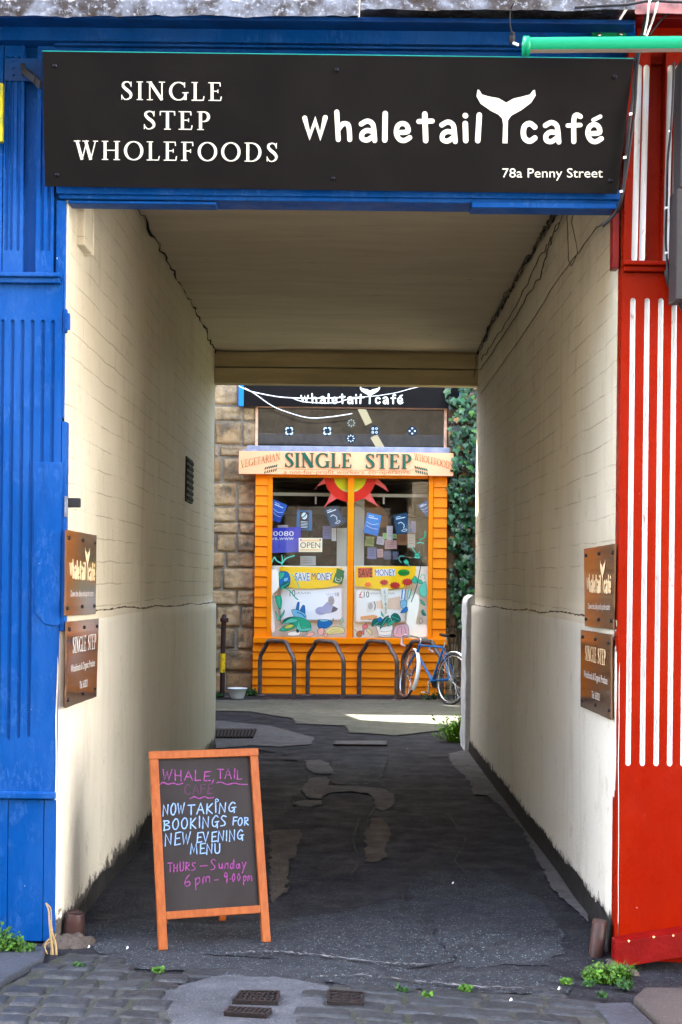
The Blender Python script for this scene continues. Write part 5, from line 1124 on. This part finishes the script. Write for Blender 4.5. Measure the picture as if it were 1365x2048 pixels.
CB, CW, CD = flatc(15, 120, 195), flatc(200, 222, 235), flatc(20, 62, 95)
leaflet([(547, 998), (575, 1011), (560, 1046), (544, 1040)], [flatc(30, 90, 190), CW, flatc(20, 62, 150), BK], "leftmost blue leaflet, tilted and cut by the window frame")
leaflet([(594, 1020), (625, 1022), (624, 1062), (593, 1058)], [flatc(35, 90, 135), CW, CD, flatc(18, 18, 20)], "blue leaflet with a black and white round figure logo", logo=True)
leaflet([(648, 1019), (674, 1010), (692, 1045), (664, 1056)], [CD, CW, CB, BK], "dark leaflet with a white swirl, left of the centre mullion", cup=True)
leaflet([(735, 1025), (764, 1031), (756, 1072), (727, 1065)], [CB, CW, flatc(10, 105, 180), BK], "bright sky blue leaflet just right of the centre mullion")
leaflet([(787, 1031), (814, 1025), (826, 1065), (793, 1069)], [CD, CW, CB, BK], "dark blue leaflet with a white cup, in the right pane", cup=True)
leaflet([(836, 1011), (857, 999), (857, 1034), (850, 1030)], [flatc(52, 105, 160), CW, flatc(45, 90, 145), BK], "rightmost blue leaflet, cut by the window frame")
mb = MB(); P = [tuple(at(x, y, YG+.17)) for x, y in ((545, 996), (575, 1008), (610, 1018), (650, 1012), (690, 1001), (714, 1008), (740, 1026), (770, 1031), (800, 1028), (835, 1012), (857, 998))]; mb.tube([Vector(t) for t in catmull(P, 4)], .003, 5); solo(mb.build("leaflet_string", m_black), "dark string the leaflets hang from inside the window", "string")
# sun cut-out
def sun_(f):
    C0 = (701, 952)
    def P(a, r): return (C0[0]+r*math.cos(R(a)), max(956.2, C0[1]+r*math.sin(R(a))))
    for a, tipx, tipy in ((8, 778, 984), (50, 761, 1016), (90, 703, 1034), (130, 648, 1016), (172, 626, 984), (70, 0, 0)):
        if tipx: f.poly([P(a-15, 46), P(a-9, 54), ((P(a, 60)[0]+tipx)/2+2, (P(a, 60)[1]+tipy)/2), (tipx, tipy), ((P(a+2, 52)[0]+tipx)/2-2, (P(a+4, 52)[1]+tipy)/2+1), P(a+9, 52), P(a+15, 46)], 1)
    f.poly([P(a, 52) for a in range(0, 181, 10)], 0); f.poly([P(a, 33) for a in range(0, 181, 10)], 2)
    f.poly([P(a, 33) for a in range(55, 126, 10)], 3)
sheet("sun_cutout", [sun_], [flatc(214, 40, 20), flatc(222, 90, 84), flatc(205, 205, 10), flatc(200, 212, 110)], YG+.03, "red and yellow paper sun hanging at the top of the window", "decoration")
# painting on the glass
def mural(name, z, shapes, label):
    f = Flat(.0004, .0005)
    for mi, L in shapes:
        if isinstance(mi, tuple): f.stroke(z(L), mi[1], mi[0], True, 4)
        else:
            q = [t[:2] for t in catmull([tuple(p) for p in z(L)]+[tuple(z(L)[0])], 3)]; f.poly(q[:-1], mi)
            if mi in (0, 1):
                a, b = max(((m, n) for m in q for n in q), key=lambda t: (t[0][0]-t[1][0])**2+(t[0][1]-t[1][1])**2); f.stroke([(lerp(a[0], b[0], .1), lerp(a[1], b[1], .1)), (lerp(a[0], b[0], .85), lerp(a[1], b[1], .85))], .9, 2)
            if mi != 13: f.stroke(q, .8, 12 if mi in (3, 4, 8, 7, 9, 10) else 1, False)
    o = f.build(name, [GR, GD, flatc(95, 190, 165), BL, flatc(120, 180, 205), flatc(185, 190, 80), flatc(222, 170, 160), flatc(222, 226, 218), flatc(205, 165, 175), flatc(170, 110, 60), flatc(220, 110, 115), flatc(215, 205, 150), flatc(20, 60, 70), flatc(240, 240, 225)], planemap((0, YG-.002, 0), (0, -1, 0)), sf_, label=label)
LMS = [(13, [(20, 250), (140, 270), (150, 560), (40, 720), (90, 1240), (20, 1240)]),
 (0, [(90, 710), (180, 690), (205, 800), (180, 930), (120, 840)]), ((1, 1.0), [(175, 900), (178, 1050), (180, 1150)]), (0, [(180, 1050), (250, 940), (240, 1010), (190, 1080)]), (2, [(95, 950), (170, 1090), (130, 1110)]),
 (3, [(170, 280), (300, 290), (350, 400), (320, 530), (180, 560), (160, 400)]), (0, [(155, 300), (250, 300), (230, 380), (170, 420)]), (4, [(240, 400), (310, 380), (300, 440), (240, 450)]), (1, [(170, 540), (240, 470), (340, 470), (300, 540), (180, 580)]),
 ((0, 2.2), [(210, 560), (330, 600), (430, 720), (480, 760)]), ((2, 2.5), [(30, 140), (80, 40), (120, 100), (205, 140)]), ((2, 2.5), [(205, 150), (280, 60), (420, 10)]), ((2, 2), [(210, 190), (215, 60), (205, 0)]), ((2, 2), [(360, 330), (440, 400), (500, 560)]),
 (3, [(440, 960), (470, 820), (505, 810), (500, 960), (560, 860), (600, 880), (590, 1060), (450, 1060)]), (4, [(370, 940), (450, 930), (600, 1000), (610, 1090), (480, 1080), (400, 1020)]), ((3, 2), [(470, 980), (540, 1000), (600, 1060)]),
 (0, [(210, 1160), (280, 1080), (450, 1055), (600, 1090), (690, 1160), (690, 1290), (500, 1300), (440, 1200), (300, 1150)]), (2, [(230, 1180), (330, 1090), (480, 1100), (420, 1150), (300, 1160)]), (1, [(200, 1190), (240, 1110), (300, 1070), (430, 1050), (290, 1100)]),
 (0, [(160, 1290), (230, 1220), (380, 1170), (440, 1200), (400, 1260), (260, 1300)]), (5, [(240, 1240), (320, 1185), (410, 1190), (370, 1240), (290, 1258)]), (2, [(450, 1260), (500, 1120), (540, 1250), (690, 1230), (690, 1290), (520, 1295)]),
 (7, [(300, 1330), (380, 1300), (520, 1300), (510, 1360), (420, 1380), (310, 1370)]), (12, [(450, 1280), (480, 1265), (500, 1310), (465, 1320)]), (6, [(630, 1350), (720, 1310), (760, 1340), (720, 1390), (640, 1390)]),
 (3, [(820, 1120), (950, 1100), (1050, 1130), (1060, 1180), (960, 1250), (830, 1240)]), (4, [(830, 1110), (950, 1098), (1010, 1120), (900, 1140)]), ((1, 1.4), [(1050, 1140), (1085, 1110), (1080, 1080)]),
 (6, [(820, 1270), (900, 1240), (930, 1290), (900, 1360), (830, 1360)]), (6, [(920, 1350), (960, 1330), (990, 1370), (940, 1395)]), (11, [(940, 1290), (1060, 1220), (1250, 1240), (1260, 1330), (1000, 1350)]), ((5, 1.6), [(980, 1330), (1080, 1270), (1190, 1260)]), ((5, 1.4), [(1040, 1340), (1140, 1300), (1240, 1300)]),
 ((2, 1.4), [(1190, 1150), (1230, 1070), (1250, 1130), (1200, 1190), (1250, 1200)])]
mural("window_mural", zl, LMS, "painted maize, leaves and vegetables on the left pane")
RMS = [(13, [(985, 800), (1090, 680), (1170, 690), (1180, 900), (1130, 1180), (1300, 1190), (1305, 1390), (975, 1395), (970, 1100)]),
 (2, [(1180, 560), (1290, 450), (1310, 700), (1200, 680)]), ((12, 1.8), [(1240, 30), (1190, 300), (1140, 540), (1050, 800)]), (0, [(1060, 420), (1110, 360), (1160, 420), (1130, 480), (1070, 470)]), (0, [(1160, 420), (1220, 430), (1240, 480), (1180, 490)]), ((2, 1.5), [(1200, 380), (1230, 340), (1280, 350), (1280, 410)]),
 (2, [(1090, 50), (1130, 0), (1200, 10), (1180, 60)]), ((2, 1.6), [(1030, 210), (980, 140), (920, 110)]), ((2, 1.2), [(930, 20), (860, 20), (840, 80), (880, 130)]), (0, [(920, 120), (960, 70), (1010, 130), (960, 160)]), ((2, 1.6), [(1030, -170), (1080, -100), (1150, 0), (1190, -60)]), ((0, 2.2), [(1190, -260), (1270, -300), (1285, -400)]), ((2, 2), [(1150, -200), (1200, -215), (1260, -200)]), (0, [(1100, -10), (1140, -40), (1190, 0), (1150, 30)]),
 ((3, 2.2), [(900, 600), (890, 690), (885, 750)]), ((3, 2.2), [(950, 590), (940, 700), (930, 760)]), ((4, 2.6), [(1000, 600), (985, 700), (990, 760)]), ((0, 2.2), [(1050, 580), (1040, 640), (1010, 740)]), (4, [(865, 780), (970, 770), (960, 880), (910, 930), (870, 870)]), (3, [(890, 940), (970, 880), (980, 960), (870, 990)]), ((3, .8), [(885, 800), (905, 798)]), ((3, .8), [(930, 798), (950, 795)]), ((3, .8), [(900, 855), (930, 852)]),
 (7, [(440, 1200), (560, 1230), (730, 1190), (710, 1320), (690, 1390), (510, 1390), (480, 1320)]), ((12, .6), [(520, 1300), (600, 1310), (700, 1290)]), ((3, 1), [(500, 1360), (600, 1375), (690, 1360)]),
 (1, [(370, 1180), (400, 1100), (480, 1080), (560, 1110), (540, 1200), (440, 1190), (390, 1220)]), (3, [(460, 1090), (520, 1060), (560, 1110), (500, 1150)]), (1, [(520, 1230), (560, 1100), (660, 1030), (640, 1110), (520, 1260)]), (1, [(700, 1040), (760, 990), (830, 1020), (870, 1110), (800, 1150), (720, 1110)]), (0, [(640, 1190), (700, 1120), (780, 1120), (720, 1180), (650, 1210)]), (1, [(610, 1120), (680, 1070), (700, 1110), (640, 1170)]), (0, [(530, 960), (560, 1000), (575, 1050), (545, 1030)]),
 (8, [(735, 1300), (790, 1210), (900, 1180), (990, 1200), (990, 1390), (780, 1395)]), ((12, .7), [(800, 1350), (820, 1250), (880, 1210)]), ((12, .7), [(890, 1210), (880, 1300), (890, 1340)]), ((12, .7), [(920, 1210), (950, 1280), (945, 1350)]),
 (9, [(110, 1350), (130, 1310), (190, 1290), (210, 1340), (190, 1395), (130, 1390)]), ((9, 1), [(130, 1310), (100, 1290), (85, 1265)]), (10, [(210, 1210), (250, 1180), (310, 1200), (300, 1240), (250, 1270), (240, 1360), (200, 1320), (225, 1270)]), ((1, 1), [(260, 1180), (285, 1155)]), (11, [(270, 1270), (330, 1250), (380, 1330), (370, 1370), (310, 1320)]),
 (0, [(1200, 760), (1240, 780), (1290, 860), (1220, 830)]), (1, [(1215, 960), (1250, 930), (1300, 1030), (1240, 1020)]), ((1, .8), [(1190, 1170), (1180, 1080), (1230, 1090), (1240, 1150), (1200, 1170)])]
mural("window_mural", zr, RMS, "painted vegetables, pumpkin and climbing leaves on the right pane")
# interior: rail, shelves, notices, jars
rl = thing("hanging_rail", "white rail with hooks inside the shop window", "rail", tuple(at(700, 990, YG+.6)))
mb = MB(); a, b = at(546, 988, YG+.6), at(856, 992, YG+.6); mb.bar(a, b, .03, .045); mb.build("rail_bar", m_white, rl)
for x in (632, 768): mb = MB(); mb.bar(at(x, 993, YG+.58), at(x, 1008, YG+.58), .02, .025); mb.build("hook", m_white, rl)
sp = thing("display_shelf", "pale upright and dark shelving seen inside the shop window", "shelf", tuple(at(720, 1130, YG+.8)))
mb = MB(); mb.pbox(709, 995, 729, 1140, YG+.5, .05); mb.pbox(674, 1056, 694, 1140, YG+.5, .05); mb.build("upright", flatc(196, 190, 176), sp)
mb = MB()
for y in (1030, 1075, 1110, 965): mb.pbox(545, y, 857, y+3, YG+1.5, .3)
mb.build("shelf_board", flatc(70, 55, 45), sp)
mb = MB(); f_ = [(729, 998), (750, 1005), (766, 1015), (776, 1030), (777, 1055), (729, 1055)]; mb.prism([at(x, y, YG+1.0) for x, y in f_], (0, .03, 0)); mb.build("end_panel", flatc(150, 100, 50), sp)
rnd = random.Random(21)
NC = [(196, 190, 205), (205, 200, 210), (150, 160, 100), (190, 150, 150), (120, 120, 160), (165, 205, 130), (175, 170, 165), (160, 110, 80), (205, 205, 205), (90, 95, 120)]
for k, (x0, y0, x1, y1, c, tilt, lab) in enumerate(((730, 1072, 748, 1092, 2, .08, "olive notice under the bright blue leaflet"), (753, 1072, 768, 1088, 0, .15, "lilac notice right of the olive one"), (774, 1052, 786, 1080, 0, 0, "tall lilac notice at the middle of the right pane"), (770, 1080, 794, 1098, 3, 0, "pinkish notice in the right pane's cluster"), (735, 1094, 753, 1118, 4, .03, "blue-grey notice low in the right pane's cluster"), (755, 1098, 767, 1115, 3, -.03, "small pink card low in the right pane's cluster"), (795, 1068, 815, 1090, 7, 0, "brown card under the cup leaflet"), (816, 1068, 831, 1095, 6, 0, "grey card at the right of the notice cluster"), (823, 1042, 832, 1066, 4, 0, "narrow blue notice beside the cup leaflet"), (768, 1102, 783, 1119, 9, 0, "small dark framed card in the right pane"), (786, 1103, 797, 1119, 9, 0, "second small dark framed card in the right pane"), (664, 1056, 673, 1082, 8, 0, "white sheet left of the centre mullion"), (601, 1112, 632, 1131, 8, 0, "white sheet behind the left pane's banner top"), (646, 1052, 664, 1078, 4, 0, "grey-blue framed notice behind the left pane"), (556, 1050, 577, 1062, 0, 0, "pale lilac sheet above the blue numerals poster"), (766, 1066, 775, 1078, 5, 0, "pale green slip among the notices"), (786, 1068, 794, 1077, 5, 0, "second pale green slip, below the tall lilac notice"))):
    f = Flat(.001, .001); d = (x1-x0)*tilt
    f.poly([(x0+d, y0), (x1+d, y0+d), (x1, y1+d), (x0, y1)], 0)
    for j in range(3): yy = lerp(y0, y1, .3+.2*j); f.stroke([(lerp(x0, x1, .2)+d*.5, yy+d*.4), (lerp(x0, x1, .75)+d*.5, yy+d*.6)], .6, 1, False)
    solo(f.build("notice", [flatc(*NC[c]), flatc(*[int(v*.6) for v in NC[c]])], planemap((0, YG+.42+.01*(k % 5), 0), (0, -1, 0))), lab, "notice", "notices pinned inside the shop window")
JC = [(110, 70, 40), (60, 50, 45), (140, 110, 60), (50, 60, 50), (120, 90, 80), (90, 60, 60), (40, 45, 60)]
for i in range(34):
    sh = rnd.choice((1030, 1075, 1110)); x = rnd.uniform(548, 850); w = rnd.uniform(5, 13); h = rnd.uniform(14, 30); c = rnd.choice(JC); mb = MB()
    a, b, z0, z1 = rect(x, sh-h, x+w, sh, YG+1.55)
    if i % 3: mb.box(a, b, YG+1.52, YG+1.68, z0, z1)
    else: mb.lathe([((b-a)*.5, 0), ((b-a)*.5, (z1-z0)*.75), ((b-a)*.3, (z1-z0)*.85), ((b-a)*.32, z1-z0)], ((a+b)/2, YG+1.65, z0), n=10)
    solo(mb.build("packet" if i % 3 else "jar", flatc(*c)), "dim food packet on the shelves inside the shop" if i % 3 else "dim jar on the shelves inside the shop", "packet" if i % 3 else "jar", "packets on the shelves inside the shop" if i % 3 else "jars on the shelves inside the shop")

# ================================================================== courtyard things
# bike stands
def rack(px_near, px_far, first=None):
    pass
N0, F0 = ong(588, 1401), ong(520, 1391)
off = F0-N0; Hk = .765
hoop = thing("bike_stand", "", "bike stand", tuple(N0), "steel bike stands in front of the orange shop")
D = off.length; du = off.normalized()
P = [(0, 0), (0, .30), (0, .50), (.02, .54), (.17, Hk-.06), (.21, Hk-.012), (.26, Hk), (.40, Hk), (D-.40, Hk), (D-.26, Hk), (D-.21, Hk-.012), (D-.17, Hk-.06), (D-.02, .54), (D, .50), (D, .30), (D, 0)]
P = catmull([(0, 0), (0, .25), (0, .48), (.03, .57), (.14, Hk-.09), (.20, Hk-.02), (.29, Hk), (D/2, Hk), (D-.29, Hk), (D-.20, Hk-.02), (D-.14, Hk-.09), (D-.03, .57), (D, .48), (D, .25), (D, 0)], 6)
mb = MB(); mb.tube([N0+du*u+Vector((0, 0, z)) for u, z in P], .030, 12); mb.build("hoop", m_rackm, hoop)
for u in (0, D): mb = MB(); mb.lathe([(.075, 0), (.075, .012), (.035, .016)], N0+du*u, n=16); mb.build("foot_plate", m_rackm, hoop)
def dup(root, loc, label):
    r = root.copy(); col.objects.link(r); r.location = loc; r['label'] = label
    for ch in list(root.children):
        c = ch.copy(); col.objects.link(c); c.parent = r; c.matrix_parent_inverse = ch.matrix_parent_inverse.copy()
    return r
hoop['label'] = "leftmost brown steel bike stand before the orange boards"
dup(hoop, ong(687, 1401), "second bike stand from the left, under the middle of the window")
dup(hoop, ong(793.5, 1401), "third bike stand from the left, touching the bicycle's front wheel")
dup(hoop, ong(884, 1401), "rightmost bike stand, half hidden behind the blue bicycle")
# bicycle
rc = ong(899, 1410); fc = ong(805, 1397); hd = (fc-rc); yaw = math.atan2(hd.y, hd.x)
bk = thing("bicycle", "blue racing bicycle with white mudguards leaning on the rightmost bike stand", "bicycle", tuple(rc))
XF = Matrix.Translation(rc) @ Matrix.Rotation(yaw, 4, 'Z') @ Matrix.Rotation(R(7), 4, 'X')
def bmb(): m = MB(); m.xf = XF; return m
RW, WB = .335, 1.02
hb, ht = Vector((.855, 0, .60)), Vector((.80, 0, .765)); sax = (ht-hb).normalized()
ST = Matrix.Translation(hb) @ Matrix.Rotation(R(-16), 4, sax) @ Matrix.Translation(-hb)
def wheel(cx, steer, tm):
    w = bpy.data.objects.new("wheel", None); col.objects.link(w); w.parent = bk; w.matrix_parent_inverse = world_of(bk).inverted(); c = Vector((cx, 0, RW)); X = XF @ ST if steer else XF
    def circ(r, n=40, y=0): return [c+Vector((r*math.cos(2*math.pi*i/n), y, r*math.sin(2*math.pi*i/n))) for i in range(n)]
    m = MB(); m.xf = X; m.tube(circ(RW-.014), .015, 8, closed=True); m.build("tyre", tm, w)
    m = MB(); m.xf = X; m.tube(circ(RW-.034), .011, 6, closed=True); m.build("rim", m_chrome, w)
    m = MB(); m.xf = X
    for i in range(28): a = 2*math.pi*i/28; e = c+Vector(((RW-.04)*math.cos(a), 0, (RW-.04)*math.sin(a))); s = c+Vector((.02*math.cos(a+1.2*(-1)**i), .03*(-1)**(i//2), .02*math.sin(a+1.2*(-1)**i))); m.tube([s, e], .0022, 4)
    m.build("spokes", m_chrome, w)
    m = MB(); m.xf = X; m.tube([c+Vector((0, -.05, 0)), c+Vector((0, .05, 0))], .018, 10); m.build("hub", m_chrome, w)
wheel(0, False, m_tyre); wheel(WB, True, m_tyrebr)
bb, stt, sad = Vector((.43, 0, .285)), Vector((.255, 0, .735)), Vector((.215, 0, .875))
m = bmb(); m.tube([bb, stt], .016, 10); m.tube([stt, ht-sax*.03], .014, 10); m.tube([bb, hb+sax*.03], .017, 10); m.tube([hb, ht], .019, 10)
for y in (-.05, .05): m.tube([Vector((0, y, RW)), bb+Vector((-.03, y*.5, 0))], .010, 8); m.tube([Vector((0, y, RW)), stt+Vector((0, y*.3, -.02))], .008, 8)
m.lathe([(.022, -.035), (.022, .035)], bb, (0, 1, 0), 12); m.build("frame", m_bikeblue, bk)
m = MB(); m.xf = XF @ ST; fe = Vector((WB, 0, RW))
for y in (-.05, .05): m.tube([hb+Vector((0, y*.6, .0)), hb.lerp(fe, .45)+Vector((-.015, y, 0)), fe+Vector((0, y, 0))], [.013, .012, .008], 8)
m.bar(hb+Vector((0, -.04, .0)), hb+Vector((0, .04, 0)), .03, .03); m.build("fork", m_bikeblue, bk)
m = MB(); m.xf = XF @ ST; q0 = ht+sax*.045; q1 = q0+Vector((.085, 0, .03)); m.tube([ht, q0, q0+Vector((.02, 0, .02)), q1], .012, 8); m.build("stem", m_chrome, bk)
m = MB(); m.xf = XF @ ST
pts = lambda s: [q1+Vector((0, 0, 0)), q1+Vector((0, s*.16, 0)), q1+Vector((.02, s*.195, .0)), q1+Vector((.085, s*.20, -.01)), q1+Vector((.10, s*.205, -.06)), q1+Vector((.06, s*.21, -.13)), q1+Vector((-.02, s*.21, -.145)), q1+Vector((-.08, s*.21, -.145))]
for s in (-1, 1):
    P = [Vector(t) for t in catmull([tuple(p) for p in pts(s)], 4)]; k = 5; m.tube(P[:k+1], .012, 8, 1); m.tube(P[k:], .016, 8, 0)
    m.tube([q1+Vector((.10, s*.20, -.0)), q1+Vector((.13, s*.2, -.05)), q1+Vector((.12, s*.2, -.12))], .007, 6, 1)
m.build("handlebar", [m_tape, m_chrome], bk)
m = bmb(); m.tube([stt, sad], .012, 8); m.build("seat_post", m_chrome, bk)
m = bmb()
def sadf(u, v):
    t = u; a = v*2*math.pi; hw = lerp(.078, .018, t**.7)*(.35+.65*math.sin(math.pi*min(1, .12+t*.9))**.5 if t < .1 else 1); return sad+Vector((lerp(-.12, .15, t), hw*math.cos(a), .015+.026*math.sin(a)*(1-.3*t)+.03*(t-.4)**2))
m.grid(sadf, 14, 12); m.build("saddle", m_saddle, bk)
def guard(cx, a0, a1, steer, mat):
    m = MB(); m.xf = (XF @ ST) if steer else XF; c = Vector((cx, 0, RW)); n = 26
    def fn(u, v): a = R(lerp(a0, a1, u)); b = lerp(-1, 1, v); r = RW+.016+.012*(1-b*b); return c+Vector((r*math.cos(a), b*.028, r*math.sin(a)))
    m.grid(fn, n, 6); m.build("mudguard", mat, bk, fix=False)
guard(0, 60, 205, False, m_white); guard(WB, 95, 215, True, m_white)
m = bmb()
for s, a in ((1, -100), (-1, 80)):
    e = bb+Vector((.165*math.cos(R(a)), s*.06, .165*math.sin(R(a)))); m.bar(bb+Vector((0, s*.055, 0)), e, .016, .02, (0, 1, 0)); m.bar(e+Vector((-.04, s*.05, 0)), e+Vector((.04, s*.05, 0)), .07, .02)
m.build("pedal_crank", m_chrome, bk)
m = bmb(); m.lathe([(.085, -.003), (.09, 0), (.085, .003)], bb+Vector((0, -.045, 0)), (0, 1, 0), 28); m.lathe([(.04, -.01), (.045, 0), (.03, .01)], Vector((0, -.035, RW)), (0, 1, 0), 18); m.tube([Vector((0, -.042, RW+.04)), bb+Vector((0, -.045, .085))], .005, 5); m.tube([Vector((.0, -.042, RW-.04)), Vector((.03, -.045, RW-.11)), Vector((.07, -.045, RW-.12)), bb+Vector((0, -.045, -.085))], .005, 5); m.build("chainset", m_iron, bk)
# standpipe on the left
Yp = ong(446, 1393).y
pp = thing("standpipe", "brown iron pipe with a yellow band at the left of the shop", "pipe", tuple(ong(446, 1393)))
mb = MB(); mb.tube([Vector(t) for t in catmull([tuple(at(x, y, Yp+d)) for x, y, d in ((445, 1394, 0), (445.5, 1350, 0), (446.5, 1290, 0), (448, 1250, 0), (449, 1240, 0), (449, 1234, .04), (449, 1233, .15))], 5)], .034, 12); mb.build("pipe", m_browndk, pp)
mb = MB(); mb.tube([at(445.5, 1345, Yp), at(446.2, 1307, Yp)], .0365, 12); mb.build("band", M("yellow band paint", (.75, .5, .01, 1), .5, (.15, .08, .03, 1), 30, .5, .7), pp)
mb = MB(); mb.lathe([(.055, -.03), (.06, .0), (.055, .03)], at(449, 1240, Yp), (0, 0, 1), 14); mb.build("collar", m_browndk, pp)
c = ong(475, 1396.5); mb = MB(); mb.lathe([(.085, 0), (.105, .05), (.128, .125), (.138, .13), (.138, .138), (.124, .134), (.1, .05), (.08, .008)], c, n=24); solo(mb.build("plastic_tub", m_tub), "empty translucent plastic tub on the ground by the brown pipe", "tub")
tuft("moss_tuft", ong(500, 1391), 160, .13, .07, m_moss, "dark green tuft at the corner of the orange boards beside the tub", seed=31, leafy=True, blade=.015)
tuft("moss_tuft", ong(437, 1394), 60, .08, .05, m_moss, "low moss tuft at the foot of the brown pipe", seed=33, leafy=True, blade=.015)
g0 = ong(925, 1482); tuft("grass_tuft", g0, 420, .34, .16, m_grassb, "tall bright grass by the white wall end beyond the passage", "grass", seed=32, blade=.022)
tuft("weed_clump", ong(918, 1484)+Vector((0, 0, .0)), 260, .36, .15, m_grassb, "thin leafy weed rising above the bright far grass", seed=34, leafy=True, blade=.013)
tuft("weed_clump", ong(870, 1400), 70, .16, .16, m_moss, "low weeds under the bicycle's rear wheel", seed=35, leafy=True, blade=.018)
# white end of the low wall
x0 = at(931, 1350, 13.52).x; zt_ = at(940, 1190, 13.5).z
mb = MB()
def wf(u, v):
    a = u*math.pi/2*1.2; z = lerp(-.03, zt_, v); k = 1 if v < .93 else math.sqrt(max(0, 1-((v-.93)/.07)**2))
    return Vector((x0+.06*(1-k)+.07*(1-math.cos(max(0, u-.5)*math.pi))*.0+lerp(.0, 1.2, max(0, (.5-u)*2))+nz(z, u*3, 2, 5)*.012, 13.46+lerp(0, .5, max(0, (u-.5)*2))+nz(z, u*3, 6, 5)*.010, z))
mb.grid(wf, 24, 60); mb.grid(lambda u, v: Vector((lerp(x0+.05, x0+1.2, u), lerp(13.46, 13.96, v), zt_-.005)), 4, 4)
solo(mb.build("low_wall", m_whitewash, fix=False), "whitewashed rough end of a low wall at the passage's right exit", "wall")
# ivy
iv = thing("ivy", "dark green ivy hanging down the stonework right of the orange shop", "climbing plant", tuple(at(920, 1390, YS-.2)))
IV = [(884, 786), (905, 770), (990, 760), (990, 1200), (962, 1250), (930, 1262), (908, 1238), (900, 1180), (903, 1120), (896, 1060), (898, 980), (908, 955), (910, 905), (902, 880), (899, 850), (905, 832), (900, 815)]
rnd = random.Random(77); mb = MB(); n = 0
while n < 2600:
    x, y = rnd.uniform(880, 990), rnd.uniform(760, 1262)
    if not inpoly(x, y, IV): continue
    if y > 1100 and rnd.random() < (y-1100)/260: continue
    if x < 906 and rnd.random() < .35: continue
    if nz(x*.05, y*.05, 5) < -.18: continue
    n += 1; depth = rnd.uniform(0, .42)*clamp((x-880)/30, .25, 1); p = at(x, y, YS-.08-depth); s = rnd.choice((.022, .030, .036, .045, .060))*rnd.uniform(.8, 1.15)
    nrm = Vector((rnd.uniform(-.7, .7), -1, rnd.uniform(-.1, .9))).normalized(); dn = Vector((rnd.uniform(-.5, .5), 0, -1)); u = (dn-nrm*dn.dot(nrm)).normalized()*s; w = nrm.cross(u)
    mb.add([p-u*.75, p-u*.95-w*.55, p-u*.15-w*1.0, p+u*.15-w*.45, p+u*1.15, p+u*.15+w*.45, p-u*.15+w*1.0, p-u*.95+w*.55, p-u*.1+nrm*s*.22], [(i, (i+1) % 8, 8) for i in range(8)], 0 if rnd.random() < .92 else rnd.choice((1, 2, 2)), True)
mb.build("foliage", [m_leaf, M("withered leaf", (.16, .09, .03, 1), .7), M("young ivy leaf", (.06, .15, .03, 1), .4)], iv, fix=False)
mb = MB()
for k in range(9):
    x = rnd.uniform(903, 948); P = [tuple(at(x+6*math.sin(i*1.3+k), y, YS-.06-.03*(k % 3))) for i, y in enumerate(range(1385, 800, -60))]; mb.tube([Vector(t) for t in catmull(P, 3)], .012 if k < 3 else .006, 6)
mb.build("stems", m_stem, iv)
# white cables across the far sign
for L, r, lab in (([(478, 772), (500, 782), (530, 789), (560, 794), (590, 796), (640, 796.5), (690, 795)], .008, "white cable sagging straight across the far café sign"), ([(490, 776), (512, 789), (545, 812), (580, 826), (620, 836), (660, 834), (695, 829), (705, 827)], .008, "white cable looping lowest, over the upper window"), ([(585, 796), (605, 803), (640, 806), (675, 805), (695, 799), (730, 795)], .007, "short white cable loop under the far sign's lettering"), ([(705, 795), (750, 792), (790, 786), (820, 778), (838, 774)], .005, "pale cable rising to the right across the far sign")):
    mb = MB(); mb.tube([Vector(t) for t in catmull([tuple(at(x, y, YS-.34)) for x, y in L], 5)], r, 6); solo(mb.build("cable", m_white), lab, "cable", "white cables across the far sign")

# ================================================================== out of view
def block(name, boxes, label, mat=m_plain):
    th = thing(name, label, "building", ((boxes[0][0]+boxes[0][1])/2, (boxes[0][2]+boxes[0][3])/2, 0))
    mb = MB(); 
    for b in boxes: mb.box(*b)
    mb.build("wall", mat, th)
    mb = MB()
    for b in boxes: mb.box(b[0]-.15, b[1]+.15, b[2]-.1, b[3]+.1, b[5], b[5]+.15)
    mb.build("roof", m_roof, th); return th
block("street_house", [(-16, 16, -9, -2.5, -.1, 8.2)], "tall stone terrace facing the shops across the street", m_sooty)
block("street_house", [(9.5, 16, -2.4, 4.2, -.1, 10)], "unseen pale house added to bounce sunlight onto the left passage wall", M("pale bounce render", (.84, .85, .86, 1), .9, (.76, .77, .79, 1), 2))  # added out of view so its sunlit face brightens the passage
block("courtyard_shade_block", [(-9, -2.2, 13.7, 17.22, -.1, 5.7)], "stone outbuilding left of the courtyard, nearer the passage", m_sooty)  # this block and the next leave a gap that shapes the sun patch
block("courtyard_shade_block", [(-9, -2.2, 18.72, 19.6, -.1, 4.6)], "stone outbuilding left of the courtyard, next to the shop", m_sooty)
block("courtyard_shade_block", [(2.4, 9, 14.0, 19.5, -.1, 3.4)], "unseen dark block added right of the courtyard to hold back light", m_shadeblock)  # added and kept dark to limit light reaching the passage's rear
th = thing("sun_patch_wall", "unseen wall added to end the sun patch at its left", "wall", (-7, 18, 0))
p1 = Vector((-.14, 17.81, 0))+Vector((-math.cos(SUN_AZ), math.sin(SUN_AZ), 0))*5.2; p2 = Vector((.275, 16.29, 0))+Vector((-math.cos(SUN_AZ), math.sin(SUN_AZ), 0))*5.2
e = (p1-p2).normalized(); mb = MB(); mb.prism([p1+e*.6, p2-e*.6, p2-e*.6+Vector((-.3, 0, 0)), p1+e*.6+Vector((-.3, 0, 0))], (0, 0, 5.2*math.tan(SUN_EL))); mb.build("wall", m_plain, th)  # added wall; its top edge casts the sun patch's left end
